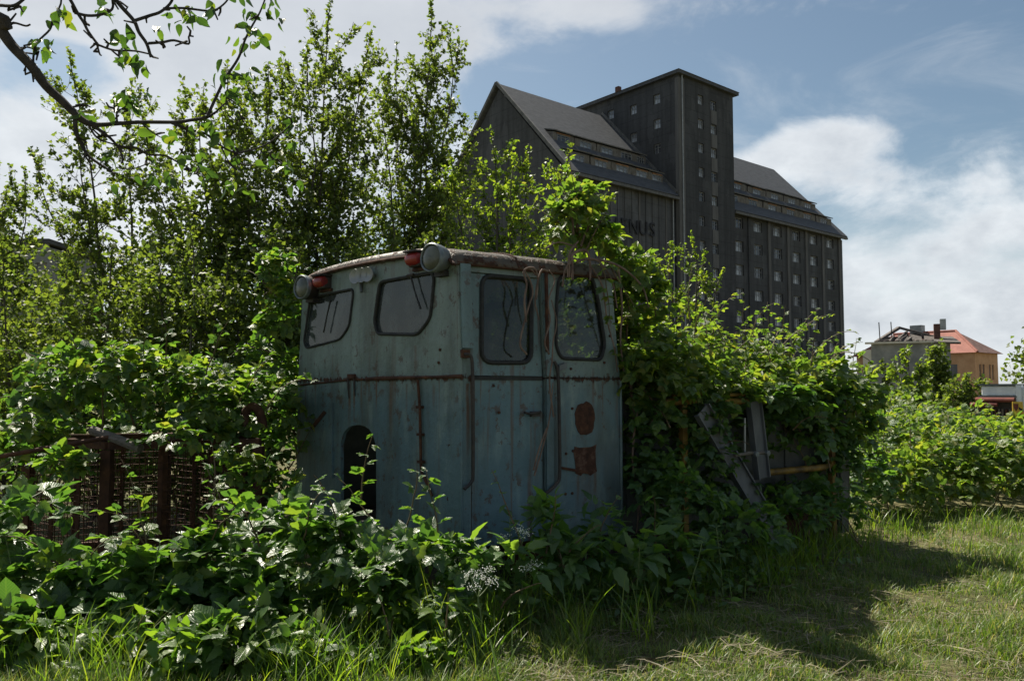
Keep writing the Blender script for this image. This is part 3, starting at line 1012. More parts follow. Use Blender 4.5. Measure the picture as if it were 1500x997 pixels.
    MB().box(W + .123, W + .9, 0, .1, .3, z1 - .05).build('door', M['white_paint'], t)
    for x in (.5, W - .4):
        MB().lathe((x, .1, .42), (0, 1, 0), [(0, .02), (0, .4), (.05, .42), (.25, .42), (.28, .02)], 18).build('wheel', M['black'], t, smooth=True)
    # yellow and black warning board
    D = 19.0
    a, b = at(1482, 588, D), at(1499, 588, D)
    s = empty('warning_board', (a[0], a[1], 0), math.radians(-20), 'yellow board with black chevrons standing in front of the white trailer', 'sign')
    W = b[0] - a[0]
    z1 = a[2]
    MB().plate([[(0, 0, z1 - .75), (W, 0, z1 - .75), (W * .82, 0, z1), (W * .05, 0, z1)]], (0, -1, 0), .03).build('board', M['hazard_yellow'], s)
    for k in range(4):
        z = z1 - .16 - k * .14
        MB().plate([[(W * .5, -.004, z - .02), (W * .86, -.004, z - .08), (W * .86, -.004, z - .03), (W * .5, -.004, z + .04)]], (0, -1, 0), .003).build('chevron', M['black'], s)
    MB().plate([[(W * .1, -.004, z1 - .05), (W * .5, -.004, z1 - .05), (W * .45, -.004, z1 - .16), (W * .3, -.004, z1 - .22), (W * .15, -.004, z1 - .15)]], (0, -1, 0), .003).build('emblem', M['maroon'], s)
    MB().box(W * .2, W * .25, .001, .05, 0, z1 - .1).box(W * .7, W * .75, .001, .05, 0, z1 - .1).build('leg', M['iron'], s)
    # grey flat-roofed block far left
    D = 85.0
    a, b = at(-60, 357, D), at(70, 357, D)
    s = empty('flat_roofed_block', (a[0], a[1], 0), 0, 'grey flat-roofed block half hidden by the scrub at the edge', 'building')
    W, z1 = b[0] - a[0], a[2]
    ho = [rect(1 + k * 2.4, 2.3 + k * 2.4, z1 - 3.4 - r_ * 3.2, z1 - 2.0 - r_ * 3.2) for k in range(4) for r_ in range(3)]
    MB().plate([rect(0, W, 0, z1)] + ho, (0, -1, 0), .3).build('front_wall', M['concrete'], s)
    MB().box(0, W, .3, 12, 0, z1 - .3).build('building_core', M['concrete'], s)
    MB().box(-.3, W + .3, -.3, 12.3, z1 + .004, z1 + .5).build('roof_slab', M['facade'], s)


build_far()

# ------------------------------------------------------------------ the locomotive
LO_ANG = math.radians(33)
LO = Frame((-.346, 5.55), LO_ANG)                       # local x: along the side, y: into the cab, z: up
loco = empty('locomotive', LO.o, LO_ANG, 'derelict blue shunting locomotive with rusty cab, overgrown hood and two roof lamps', 'locomotive')
SIDE = 1.416
E2 = LO.loc((-1.861, 7.05, 0))[:2]                       # far front corner
Mm = E2 * .5                                             # middle of the front
BELT, ZB = 1.545, .36
LEAN = np.array([0.0, .062])
fdir = nrm(E2)
fn = np.array([-fdir[1], fdir[0]]) if (-fdir[1]) < 0 else np.array([fdir[1], -fdir[0]])
CABW = np.linalg.norm(E2)


def roof_z(s):
    k = np.abs(2 * np.asarray(s, float) - 1)
    return 2.335 + .13 * np.sqrt(np.maximum(0, 1 - k ** 6)) + .045 * (1 - k ** 2)


def build_loco():
    L = loco
    far_off = LEAN[1] * 1.0
    # facets of the front: A -> M, M -> E
    A = np.array([0.0, 0.0])

    def facet(P, Q):
        d = nrm(Q - P)
        n = np.array([d[1], -d[0]])
        if n[0] > 0:
            n = -n
        return P, d, n

    fA, fE = facet(A, Mm), facet(Mm, E2)

    def on_front(px, py, which, off=0.0):
        P, d, n = fA if which == 'A' else fE
        return LO.on(px, py, (P[0] + n[0] * off, P[1] + n[1] * off, 0), (n[0], n[1], 0))

    # the side: lower plane y=0, upper plane leaning in
    zt = 2.36
    tl = LEAN[1] / (zt - BELT)
    n_up = nrm(np.array([0, -1.0, -tl]))
    n_up = nrm(np.array([0, -1.0, tl]))

    def on_side(px, py, off=0.0):
        p = LO.on(px, py, (0, -off, 0), (0, 1, 0))
        if p[2] <= BELT:
            return p
        return LO.on(px, py, np.array([0, 0, BELT]) + n_up * off, n_up)

    up_side = lambda x, z: np.array([x, max(0.0, (z - BELT)) * tl, z])
    lean_f = LEAN[1] * .95

    # ---- front panel: two facets with window openings, arched top, doorway-like hole
    winA = [(557, 413), (634, 399), (637, 408), (631, 466), (613, 490), (553, 489), (549, 470)]
    winE = [(455, 436), (517, 423), (518, 432), (512, 478), (499, 497), (449, 510), (446, 500)]
    wA = round_poly([on_front(*p, 'A') for p in winA], [.05, .03, .03, .05, .06, .05, .03])
    wE = round_poly([on_front(*p, 'E') for p in winE], [.04, .03, .03, .05, .06, .04, .03])
    lA = np.linalg.norm(Mm)
    lE = np.linalg.norm(E2 - Mm)
    b = MB()

    def pt(s, z):
        """front surface point: s in metres along the facets"""
        ln = lean_f * max(0, z - BELT) / (zt - BELT)
        s = min(max(s, ln), lA + lE - ln)
        if s <= lA:
            p = fA[0] + fA[1] * s
        else:
            p = fE[0] + fE[1] * (s - lA)
        return np.array([p[0], p[1], z])

    tot = lA + lE
    topA = [pt(s, float(roof_z(s / tot)) - .012) for s in np.linspace(lA, .03, 14)]
    topE = [pt(s, float(roof_z(s / tot)) - .012) for s in np.linspace(tot - .03, lA + .0005, 14)]
    nA3, nE3 = np.array([*fA[2], 0]), np.array([*fE[2], 0])
    hole = [on_front(*p, 'E') for p in [(499, 764), (499, 650), (503, 634), (510, 626), (518, 622.5), (526, 622), (534, 624), (541, 628.5), (546, 636), (550, 650), (551, 664), (551, 764)]]
    loop = [pt(0, ZB), pt(tot, ZB), pt(tot, BELT), pt(tot, zt - .03)] + topE + topA + [pt(0, zt - .03), pt(0, BELT)]
    b.plate([loop, wA, wE, hole], nA3, .03)
    b.build('front_panel', M['paint'], L)

    # ---- side: sill, posts and pane wall left of the door, right panel with tapered window
    def up_plate(poly_sz, holes, name, m, off=0.0):
        pass

    xd0, xd1 = on_side(690, 470)[0], on_side(792, 470)[0]
    xw0 = on_side(806, 470)[0]
    zhead = 2.325
    ny = np.array([0, -1.0, 0])

    def quad_lo(x0, x1, z0, z1, off):
        return [(x0, -off, z0), (x1, -off, z0), (x1, -off, z1), (x0, -off, z1)]

    def quad_up(x0, x1, z0, z1, off):
        return [up_side(x, z) + n_up * off for x, z in ((x0, z0), (x1, z0), (x1, z1), (x0, z1))]

    b = MB()
    b.plate([quad_lo(.004, xd0 - .012, ZB, BELT, 0)], ny, .03)
    b.plate([quad_up(.004, xd0 - .012, BELT + .0005, zhead, 0)], n_up, .03)
    w2 = round_poly([on_side(*p) for p in [(818, 405), (867, 405), (876, 440), (886, 505), (880, 527), (822, 525), (814, 508), (815, 440)]], [.05, .05, .04, .05, .04, .04, .05, .04])
    b.plate([quad_lo(xd1 + .012, SIDE, ZB, BELT - .004, 0)], ny, .03)
    xr_top = SIDE - .03
    rp = [up_side(x, z) for x, z in ((xd1 + .012, BELT + .001), (SIDE, BELT + .001), (xr_top, zhead), (xd1 + .012, zhead))]
    b.plate([rp, w2], n_up, .03)
    b.plate([quad_up(xd0 - .012, xd1 + .012, 2.285, zhead, 0.0)], n_up, .03)
    b.build('side_panel', M['paint'], L)
    # door (set back a little)
    w1 = round_poly([on_side(*p, -.015) for p in [(705, 403), (778, 409), (778, 531), (705, 531)]], .09)
    d = MB()
    d.plate([quad_up(xd0, xd1, BELT + .012, 2.28, -.015), w1], n_up, .028)
    d.plate([quad_lo(xd0, xd1, ZB + .02, BELT - .008, -.012)], ny, .028)
    door = d.build('door', M['door_paint'], L)
    MB().plate([quad_lo(xd0 + .01, xd1 - .005, BELT - .02, BELT + .006, -.005)], ny, .012).build('weather_strip', M['rubber'], door)

    def seal(loop, r, name, parent, m='rubber', lift=None):
        P = np.asarray(loop) + (lift if lift is not None else 0)
        return MB().tube(P, r, 7, False, closed=True).build(name, M[m], parent, smooth=True)

    def pane(loop, n, parent, m, inset=.012):
        P = np.asarray(loop) - np.asarray(n) * inset
        return MB().plate([P], n, .005).build('pane', M[m], parent)

    s = seal(w1, .017, 'window_seal', door, lift=n_up * .004)
    pane(w1, n_up, door, 'glass')
    # right side window, front windows
    for loop, n, gm, r in ((w2, n_up, 'glass', .013), (wA, nA3, 'glass_dark', .013), (wE, nE3, 'glass_dark', .010)):
        wn = seal(loop, r, 'window', L, lift=np.asarray(n) * .005)
        pane(loop, n, wn, gm)
    # ---- far side, rear wall, floor, inner lining
    y1 = E2[1]
    b = MB()
    ex = E2[0]
    fl = [(ex + .02, y1, ZB), (SIDE + .02, y1, ZB), (SIDE + .02, y1, zhead), (ex + .02, y1, zhead)]
    fw = [round_poly([(ex + a, y1, 1.5), (ex + b_, y1, 1.5), (ex + b_, y1, 2.27), (ex + a, y1, 2.27)], .06) for a, b_ in ((.12, .70), (.80, 1.38))]
    fwv = [f for f in fw]
    b.plate([fl[::-1]] + fwv, (0, 1, 0), .03)
    b.build('far_side_panel', M['interior'], L)
    b = MB()
    rl = [(SIDE - .004, .03, ZB), (SIDE - .004, y1 - .03, ZB), (SIDE - .004, y1 - .03, 2.3), (SIDE - .03, .09, 2.3)]
    rw = [round_poly([(SIDE - .012, a, 1.58), (SIDE - .012, c_, 1.58), (SIDE - .02, c_, 2.24), (SIDE - .02, a, 2.24)], .07) for a, c_ in ((.2, .95), (y1 - .95, y1 - .2))]
    rl = [(SIDE - .02, p[1], p[2]) for p in rl]
    rw = [[(SIDE - .02, p[1], p[2]) for p in q] for q in rw]
    b.plate([rl] + rw, (1, 0, 0), .03)
    b.build('rear_panel', M['interior'], L)
    MB().plate([[(.06, .05, ZB + .06), (SIDE - .06, .05, ZB + .06), (SIDE - .06, y1 - .05, ZB + .06), (E2[0] + .1, y1 - .05, ZB + .06)]], (0, 0, 1), .04).build('floor', M['iron'], L)
    # driver's desk and seat, seen dimly through the glass
    MB().box(.10, .42, .7, 1.5, ZB + .1, 1.50).box(.16, .38, .75, 1.45, 1.503, 1.56).build('control_desk', M['interior'], L, bevel=.02)
    MB().box(.75, 1.1, .5, .95, .95, 1.05).box(1.1, 1.18, .5, .95, .96, 1.75).tube([(.92, .72, ZB + .06), (.92, .72, .95)], .04).build('driver_seat', M['maroon'], L, bevel=.02)
    # ---- roof
    ns, nt = 30, 8
    V, F = [], []
    tt = [-.035, -.03, -.012, .02, .08, .5, 1.0, SIDE + .02]
    dz = [-.075, -.04, -.014, -.003, 0, 0, 0, 0]
    Et = np.array([E2[0], E2[1] - lean_f])
    for i in range(ns + 1):
        sg = i / ns
        base = pt(sg * tot, 2.3)[:2]
        out_y = 0
        if i == 0:
            base = base + np.array([0, -.028])
        if i == ns:
            base = base + np.array([0, .028])
        z0 = float(roof_z(sg))
        for j in range(nt):
            V.append((base[0] + tt[j] + (0 if j else 0), base[1], z0 + dz[j] * (1 if 0 < i < ns else .35)))
    # stretch each rib back to the straight rear edge
    for i in range(ns + 1):
        x0 = V[i * nt + 3][0]
        for j in range(4, nt):
            f = (tt[j] - tt[3]) / (tt[-1] - tt[3])
            p = V[i * nt + j]
            V[i * nt + j] = (x0 + f * (SIDE + .02 - x0), p[1], p[2])
    for i in range(ns):
        for j in range(nt - 1):
            a = i * nt + j
            F.append((a, a + nt, a + nt + 1, a + 1))
    me = bpy.data.meshes.new('roof')
    me.from_pydata(V, [], [f[::-1] for f in F])
    me.polygons.foreach_set('use_smooth', [True] * len(F))
    ro = link('roof', me, M['roof'], L)
    sd = ro.modifiers.new('thickness', 'SOLIDIFY')
    sd.thickness, sd.offset = .018, -1
    # drip rail along the side, and rust edge of the roof over the front
    pr = [np.array(up_side(x, 2.335)) + (0, -.02, 0) for x in np.linspace(-.02, SIDE + .02, 6)]
    MB().tube(pr, .014, 7).build('drip_rail', M['rust'], ro, smooth=True)
    edge = [np.array(V[i * nt + 0]) + (-.004, 0, .012) for i in range(ns + 1)]
    MB().tube(edge, .013, 6).build('roof_edge', M['rust_pale'], ro, smooth=True)
    # roof plates welded ridge
    rp_ = [np.array(V[i * nt + 5]) + (0, 0, .004) for i in range(ns + 1)]
    MB().tube(rp_, .008, 6).build('roof_seam', M['rust'], ro, smooth=True)

    # ---- weld seam on the front: a raised rusty strip that sags to the far corner
    b = MB()
    for which, xs in (('A', (677, 640, 600, 560, 537)), ('E', (533, 515, 480, 455, 439))):
        pts = []
        for x in xs:
            yy = np.interp(x, [438, 517, 560, 690], [564, 556, 553, 550.5])
            pts.append(on_front(x, yy + random.uniform(-1, 1), which, .004))
        b.tube(pts, [random.uniform(.008, .013) * (1.35 if which == 'A' else .8) for _ in pts], 6)
    b.build('weld_seam', M['rust'], L)
    for x, y0, y1_ in ((510, 552, 583), (519, 552, 580)):
        MB().tube([on_front(x, y0, 'E', .006), on_front(x, (y0 + y1_) / 2, 'E', .008), on_front(x + 1, y1_, 'E', .004)], [.009, .008, .004], 6).build('hook_bracket', M['iron'], L)
    MB().obox(on_front(515, 551, 'E', .012), nA3 * .012, np.array([*fE[1], 0]) * .045, (0, 0, .018)).build('bracket', M['rust'], L)

    # ---- lamps
    fwd = nrm(np.array([fn[0], fn[1], 0]))
    for (lx, ly, which, rad) in ((636, 378, 'A', .098), (446, 421, 'E', .098)):
        c = on_front(lx, ly, which, .10)
        ax = nrm(np.array([fn[0] + (.0), fn[1] - .10, .02]))
        h = MB().lathe(c - ax * .13, ax, [(-.02, .01), (-.02, .05), (.02, .075), (.07, .094), (.125, .1), (.15, .1), (.158, .094), (.15, .088)], 26).build('headlamp', M['iron' if which == 'E' else 'grey_metal'], L, smooth=True)
        MB().lathe(c - ax * .13, ax, [(.135, .104), (.165, .104), (.172, .097), (.165, .09), (.135, .09)], 26).build('lamp_rim', M['chrome'], h, smooth=True)
        MB().lathe(c - ax * .13, ax, [(.155, .093), (.168, .075), (.176, .04), (.179, .002)], 26).build('lens', M['lens'], h, smooth=True)
        MB().obox(c - ax * .12 - np.array([0, 0, .10]), ax * .07, np.cross(ax, (0, 0, 1)) * .05, (0, 0, .02)).build('lamp_bracket', M['iron'], h)
    for (rx, ry, which) in ((607, 381, 'A'), (470, 414, 'E')):
        c = on_front(rx, ry, which, .065)
        ax = nrm(np.array([fn[0], fn[1], 0]))
        sd_ = np.cross(ax, (0, 0, 1))
        o = MB().obox(c - ax * .03, ax * .04, sd_ * .062, (0, 0, .05)).build('marker_lamp', M['iron'], L, bevel=.012)
        MB().lathe(c + np.array([0, 0, .008]) - sd_ * .065 * (1 if which == 'A' else 1), sd_, [(0, .005), (.004, .036), (.02, .046), (.10, .05), (.125, .044), (.132, .005)], 16).build('lens', M['red_lens'], o, smooth=True)
        MB().box(-.001, .001, -.001, .001, -.001, .001)
        MB().obox(c - ax * .005 + np.array([0, 0, .06]), ax * .06, sd_ * .07, (0, 0, .006)).build('visor', M['iron'], o)
        MB().obox(c - ax * .055 - np.array([0, 0, .06]), ax * .012, sd_ * .08, (0, 0, .012)).build('bracket', M['rust'], o)
    ho = None
    for k, (hx_, hy_) in enumerate(((521, 405), (530, 403), (539, 402))):
        c = on_front(hx_, hy_, 'A' if hx_ > 535 else 'E', .05)
        ax = nrm(np.array([fn[0], fn[1] - .25, 0]))
        o = MB().lathe(c, ax, [(-.06, .02), (-.03, .022), (0, .05), (.006, .06), (.013, .058), (.006, .048), (-.01, .03), (-.015, .002)], 20).build('horn', M['pipe'], L, smooth=True)
    MB().tube([on_front(528, 404, 'E', .0), on_front(529, 428, 'E', .02)], .012, 6).build('horn_bracket', M['grey_metal'], L)
    # wipers
    for pts, which in (([(601, 402), (607, 425), (612, 440), (616, 452)], 'A'), ([(484, 440), (479, 462), (474, 487)], 'E')):
        MB().tube([on_front(*p, which, .022) for p in pts], [.008, .006, .007] + [.008] * (len(pts) - 3), 6).build('wiper', M['black'], L)
    MB().tube([on_front(597, 404, 'A', .02), on_front(606, 402, 'A', .02)], .012, 6).build('wiper_motor', M['iron'], L)

    # ---- rails, pipes and fittings of the side
    st = lambda pts, off: [on_side(x, y, off) for x, y in pts]
    MB().tube(spline(st([(679, 519), (688, 520), (692, 535), (693, 600), (693, 690), (690, 706), (680, 716)], .035)), .0125, 8).build('handrail', M['iron'], L, smooth=True)
    MB().obox(on_side(681, 518, .02), (.03, 0, 0), (0, .02, 0), (0, 0, .028)).build('rail_bracket', M['rust'], L)
    MB().tube(spline(st([(812, 529), (817, 545), (819, 600), (820, 690), (815, 708), (798, 724)], .035)), .0125, 8).build('handrail', M['iron'], L, smooth=True)
    MB().obox(on_side(823, 537, .02), (.035, 0, .012), (0, .018, 0), (0, 0, .022)).build('rail_bracket', M['grey_metal'], L)
    MB().tube(st([(800, 400), (801, 455), (802, 515)], .04), .014, 8).build('handle_bar', M['rust'], L, smooth=True)
    for y in (402, 448, 513):
        MB().tube([on_side(801, y, 0), on_side(801, y, .045)], .013, 6).build('bar_clip', M['rust'], L)
    MB().tube(st([(768, 604), (778, 606), (792, 603)], .03), .010, 6).obox(on_side(784, 606, .01), (.04, 0, 0), (0, .012, 0), (0, 0, .018)).build('door_handle', M['iron'], door)
    # sliding rail cover at the front edge of the door
    xk0, xk1 = on_side(673, 450)[0], on_side(688, 450)[0]
    b = MB()
    zk0, zk1 = 1.74, 2.33
    b.plate([quad_up(max(xk0, -.02), xk1, zk0, zk1, .035)], n_up, .034)
    b.build('door_post_cover', M['door_paint'], L)
    b = MB()
    b.plate([quad_up(xd1 + .02, xw0 - .004, BELT + .01, zhead, .016)], n_up, .015)
    b.plate([quad_lo(xd1 + .02, xw0 - .004, ZB, BELT - .01, .016)], ny, .015)
    b.build('door_pillar', M['door_paint'], L)
    # conduit on the front, right half
    def fr_pts(pts, off):
        return [on_front(x, y, 'A', off) for x, y in pts]
    MB().tube(spline(fr_pts([(612, 556), (615, 600), (616, 650), (617, 688), (622, 700), (633, 726)], .02)), .011, 8).build('conduit', M['rust'], L, smooth=True)
    for x, y in ((615, 596), (616, 636), (617, 676)):
        MB().obox(on_front(x, y, 'A', .015), nA3 * .016, np.array([*fA[1], 0]) * .028, (0, 0, .010)).build('pipe_clamp', M['rust'], L)
    # rust plates on the side: a round cover and a square plate
    rr = random.Random(5)
    c = on_side(857, 613, .004)
    pts = []
    for k in range(22):
        g = 2 * math.pi * k / 22
        rad = 1 + rr.uniform(-.09, .05) - (.03 if 4 < k < 8 else 0)
        pts.append(c + np.array([.097 * math.cos(g) * rad, 0, .132 * math.sin(g) * rad]))
    MB().plate([pts], ny, .006).build('round_cover', M['rust'], L)
    c = on_side(858, 673, .004)
    pts = [c + np.array([dx * .10 + rr.uniform(-.009, .009), 0, dz_ * .10 + rr.uniform(-.011, .011)]) for dx, dz_ in ((-1, -.9), (-.5, -1.1), (0, -.95), (.5, -1.15), (1, -1), (1.02, -.5), (.97, 0), (1.0, .5), (1, 1), (.5, .98), (0, 1), (-.5, 1.02), (-1, 1), (-1.03, .5), (-.98, 0), (-1, -.5))]
    MB().plate([pts], ny, .006).build('square_plate', M['rust_pale'], L)
    MB().plate([[on_side(x, y, .013) for x, y in ((822, 683), (866, 690), (866, 695), (824, 687))]], ny, .005).build('rust_strip', M['rust'], L)
    pts = [on_front(x, y, 'E', .005) for x, y in ((454, 626), (458, 629), (478, 604), (474, 601))]
    MB().plate([pts], nE3, .005).build('torn_strip', M['rust'], L)
    # bolts
    for x, y in ((690, 445), (690, 473), (690, 503), (892, 464), (893, 492), (838, 598), (839, 660), (829, 664), (731, 604), (838, 722), (828, 723), (885, 531), (836, 540), (645, 512), (643, 531)):
        n = n_up if y < 545 else ny
        if x < 660:
            p, n = on_front(x, y, 'A', 0), nA3
        else:
            p = on_side(x, y, 0)
        MB().lathe(p, n, [(0, .011), (.008, .010), (.011, .002)], 8).build('bolt', M['rust'], L)
    # edge strips of the lower corner
    MB().tube([(0, -.004, ZB), (0, -.004, BELT)], .010, 6).tube([(0, -.004, BELT), up_side(0, zt) + (0, -.004, 0)], .010, 6).build('corner_bead', M['paint'], L)
    MB().tube([(SIDE, -.004, ZB), (SIDE, -.004, BELT)], .014, 6).build('corner_bead', M['paint'], L)
    MB().plate([[on_front(x, y, 'E', .018) for x, y in ((481, 590), (486, 590), (486, 700), (481, 700))]], nE3, .017).build('stiffener', M['paint'], L)
    # dark fittings inside the front hole
    MB().box(.15, .5, 1.0, 1.6, .45, .95).tube([(.1, 1.1, .5), (.12, 1.1, 1.05)], .05).build('coupler_box', M['iron'], L)
    # frame and hood
    yh0, yh1 = .10, E2[1] - .25
    MB().box(-.35, 4.36, .18, E2[1] - .3, .06, .34).build('underframe', M['iron'], L)
    for x in (.75, 3.6):
        for y in (.12, E2[1] - .36):
            w_ = MB().lathe((x, y, .30), (0, 1, 0), [(0, .05), (0, .26), (.02, .29), (.10, .29), (.12, .05)], 22).build('wheel', M['rust'], L, smooth=True)
    b = MB()
    prof = [(yh0, .345), (yh0, 1.36), (yh0 + .05, 1.44), (yh0 + .14, 1.48), (yh1 - .14, 1.48), (yh1 - .05, 1.44), (yh1, 1.36), (yh1, .345)]
    xs = [SIDE + .03, 4.38]
    V = [(x, y, z) for x in xs for y, z in prof]
    n = len(prof)
    F = [(i, i + 1, n + i + 1, n + i) for i in range(n - 1)] + [tuple(range(n))[::-1], tuple(range(n, 2 * n))]
    b.raw(V, [f[::-1] for f in F]).build('hood', M['hood'], L)
    for k in range(3):
        x0 = 1.55 + k * .96
        MB().box(x0, x0 + .88, yh0 - .018, yh0 - .003, .5, 1.3).build('hood_door', M['hood'], L, bevel=.006)
    MB().box(4.385, 4.42, yh0 - .02, yh1 + .02, .3, 1.5).build('radiator_grille', M['iron'], L)


build_loco()


# ------------------------------------------------------------------ yellow frame and grey beams leaning by the hood
def build_frame():
    yo = -.10
    on = lambda px, py, y: LO.on(px, py, (0, y, 0), (0, 1, 0))
    f = empty('tubular_frame', LO.world((2.0, yo, 0)), LO_ANG, 'yellow tubular steel frame half buried in brambles along the dark hood', 'frame')
    o = np.array([2.0, yo, 0])
    q = lambda px, py: on(px, py, yo) - o
    MB().tube([q(968, 588), q(1100, 588), q(1222, 588)], .028, 10).build('top_rail', M['yellow'], f, smooth=True)
    MB().tube([q(985, 578), q(1090, 578)], .016, 8).build('thin_rail', M['yellow'], f, smooth=True)
    a, b = q(998, 590), q(1003, 600)
    for x in (1000, 1216):
        p = q(x, 590)
        MB().bar(p, (p[0], 0, .02), .05, .05, (0, 1, 0)).build('post', M['yellow'], f)
    MB().tube([q(1120, 692), q(1228, 682)], .030, 10).build('lower_rail', M['yellow'], f, smooth=True)
    yb = -.24
    for (p0, p1, wd, lab, m) in (((1028, 600), (1128, 770), .145, 'wide grey steel beam leaning diagonally through the brambles by the yellow frame', 'beam'),
                                 ((1104, 588), (1117, 700), .135, 'upright grey steel beam clamped to the diagonal beam', 'beam')):
        yb2 = yb if wd > .14 else yb + .09
        A, B = on(*p0, yb2), on(*p1, yb2)
        B = A + (B - A) * (A[2] - .03) / max(A[2] - B[2], .01) if wd > .14 else B
        r = empty('steel_beam', LO.world((B[0], B[1], 0)), LO_ANG, lab, 'steel beam', 'grey steel beams beside the hood')
        oo = np.array([B[0], B[1], 0])
        d = nrm(B - A)
        sd = nrm(np.cross(d, (0, 1, 0)))
        MB().bar(A - oo, B - oo, wd, .012, (0, -1, 0)).build('web', M[m], r)
        for s in (-1, 1):
            MB().bar(A - oo + sd * s * wd * .5, B - oo + sd * s * wd * .5, .012, .06, (0, -1, 0)).build('flange', M[m], r)
    A, B = on(1076, 667, yb - .05), on(1124, 663, yb - .05)
    r = empty('beam_clamp', LO.world((A[0], A[1], 0)), LO_ANG, 'short grey clamp bar holding the two steel beams together', 'clamp')
    oo = np.array([A[0], A[1], 0])
    MB().tube(spline([A - oo, (A + B) / 2 - oo + (0, 0, .01), B - oo]), .014, 8).build('bar', M['wood_grey'], r, smooth=True)
    for f_ in (.6, .95):
        MB().lathe(A + (B - A) * f_ - oo + (0, -.02, 0), (0, -1, 0), [(-.02, .024), (.012, .024), (.015, .002)], 6).build('nut', M['grey_metal'], r)
    A, B = on(1091, 612, yb), on(1091, 664, yb)
    r = empty('steel_rod', LO.world((A[0], A[1], 0)), LO_ANG, 'thin pale rod between the two grey beams', 'rod')
    oo = np.array([A[0], A[1], 0])
    MB().tube([A - oo, B - oo], .009, 6).build('rod_shaft', M['pipe'], r)
    A = on(1222, 612, .02)
    p = empty('grey_sheet', LO.world((A[0], .02, 0)), LO_ANG, 'narrow grey sheet panel standing at the end of the hood', 'panel')
    MB().box(0, .16, -.02, 0, .1, 1.42).build('sheet_panel', M['hood'], p)
    MB().box(.03, .05, -.035, -.022, .1, 1.42).build('rib', M['hood'], p)


build_frame()


# ------------------------------------------------------------------ rusty mesh cage
def build_cage():
    P1, P2, P3 = at(158, 652, 5.85), at(379, 658, 6.25), at(42, 655, 6.7)
    ztop = CAMH - 80 / FPX * 5.85
    c = empty('mesh_cage', (P1[0], P1[1], 0), 0, 'rusty wire mesh crate with angle iron posts, overgrown by brambles', 'crate')
    o = np.array([P1[0], P1[1], 0])
    Q = [np.array([0, 0, 0.0]), np.array([*(P2 - o)[:2], 0]), np.array([*(P3 - o)[:2], 0])]
    Q.append(Q[1] + Q[2])
    for k, q in enumerate(Q):
        MB().box(q[0] - .035, q[0] + .035, q[1] - .035, q[1] + .035, .02, ztop - .031).build('post', M['rust'], c)
    up = np.array([0, 0, ztop])
    for i, j, w_ in ((0, 1, .05), (0, 2, .05), (1, 3, .05), (2, 3, .05)):
        MB().bar(Q[i] + up, Q[j] + up, w_, .055).build('top_rail', M['rust'], c)
        MB().bar(Q[i] + np.array([0, 0, .16]), Q[j] + np.array([0, 0, .16]), .05, .05).build('bottom_rail', M['rust'], c)
        t = Tubes()
        n = 20
        for k in range(1, n):
            f = k / n + random.uniform(-.006, .006)
            p = Q[i] * (1 - f) + Q[j] * f
            wob = [(random.uniform(-.006, .006), random.uniform(-.012, .012), 0) for _ in range(4)]
            t.add([p + np.array([wob[m_][0], wob[m_][1], .18 + (ztop - .2) * m_ / 3]) for m_ in range(4)], .0032, 4)
        for k in range(18):
            z = .2 + k * .052
            t.add([Q[i] * (1 - f) + Q[j] * f + np.array([0, random.uniform(-.012, .012), z + random.uniform(-.006, .006)]) for f in np.linspace(.02, .98, 6)], .0032, 4)
        t.build('wire_panel', M['rust'], c)
        for k in (1, 2):
            f = k / 3
            p = Q[i] * (1 - f) + Q[j] * f
            MB().bar(p + np.array([0, .012, .16]), p + np.array([0, .012, ztop - .03]), .03, .012, (0, 1, 0)).build('upright', M['rust'], c)
    base = at(357, 640, 6.3)
    top = [at(x, y, 6.3) for x, y in ((354, 640), (355, 612), (359, 600), (367, 595), (375, 600), (380, 612), (383, 628))]
    h = empty('bent_pipe', (base[0], base[1], 0), 0, 'thick rusty pipe bent over like a cane handle behind the mesh crate', 'pipe')
    oo = np.array([base[0], base[1], 0])
    MB().tube(spline([np.array([top[0][0], top[0][1] + .05, .02]) - oo] + [p + (0, .05, 0) - oo for p in top]), .034, 10).build('pipe_bend', M['rust_pale'], h, smooth=True)
    a, b = at(135, 630, 5.95), at(206, 657, 5.75)
    h = empty('weathered_pole', a, 0, 'weathered grey pole lying across the top of the mesh crate', 'pole')
    MB().tube(spline([np.zeros(3), (b - a) * .5 + (0, 0, .004), b - a]), [.034, .034] * 5 + [.032], 9).build('pole_shaft', M['wood_grey'], h, smooth=True)
    a, b = at(-20, 672, 5.7), at(160, 640, 5.85)
    h = empty('rusty_rod', a, 0, 'thin rusty bar lying slanted on the left of the mesh crate', 'rod')
    MB().tube([np.zeros(3), b - a], .016, 8).build('rod_shaft', M['rust'], h, smooth=True)


build_cage()

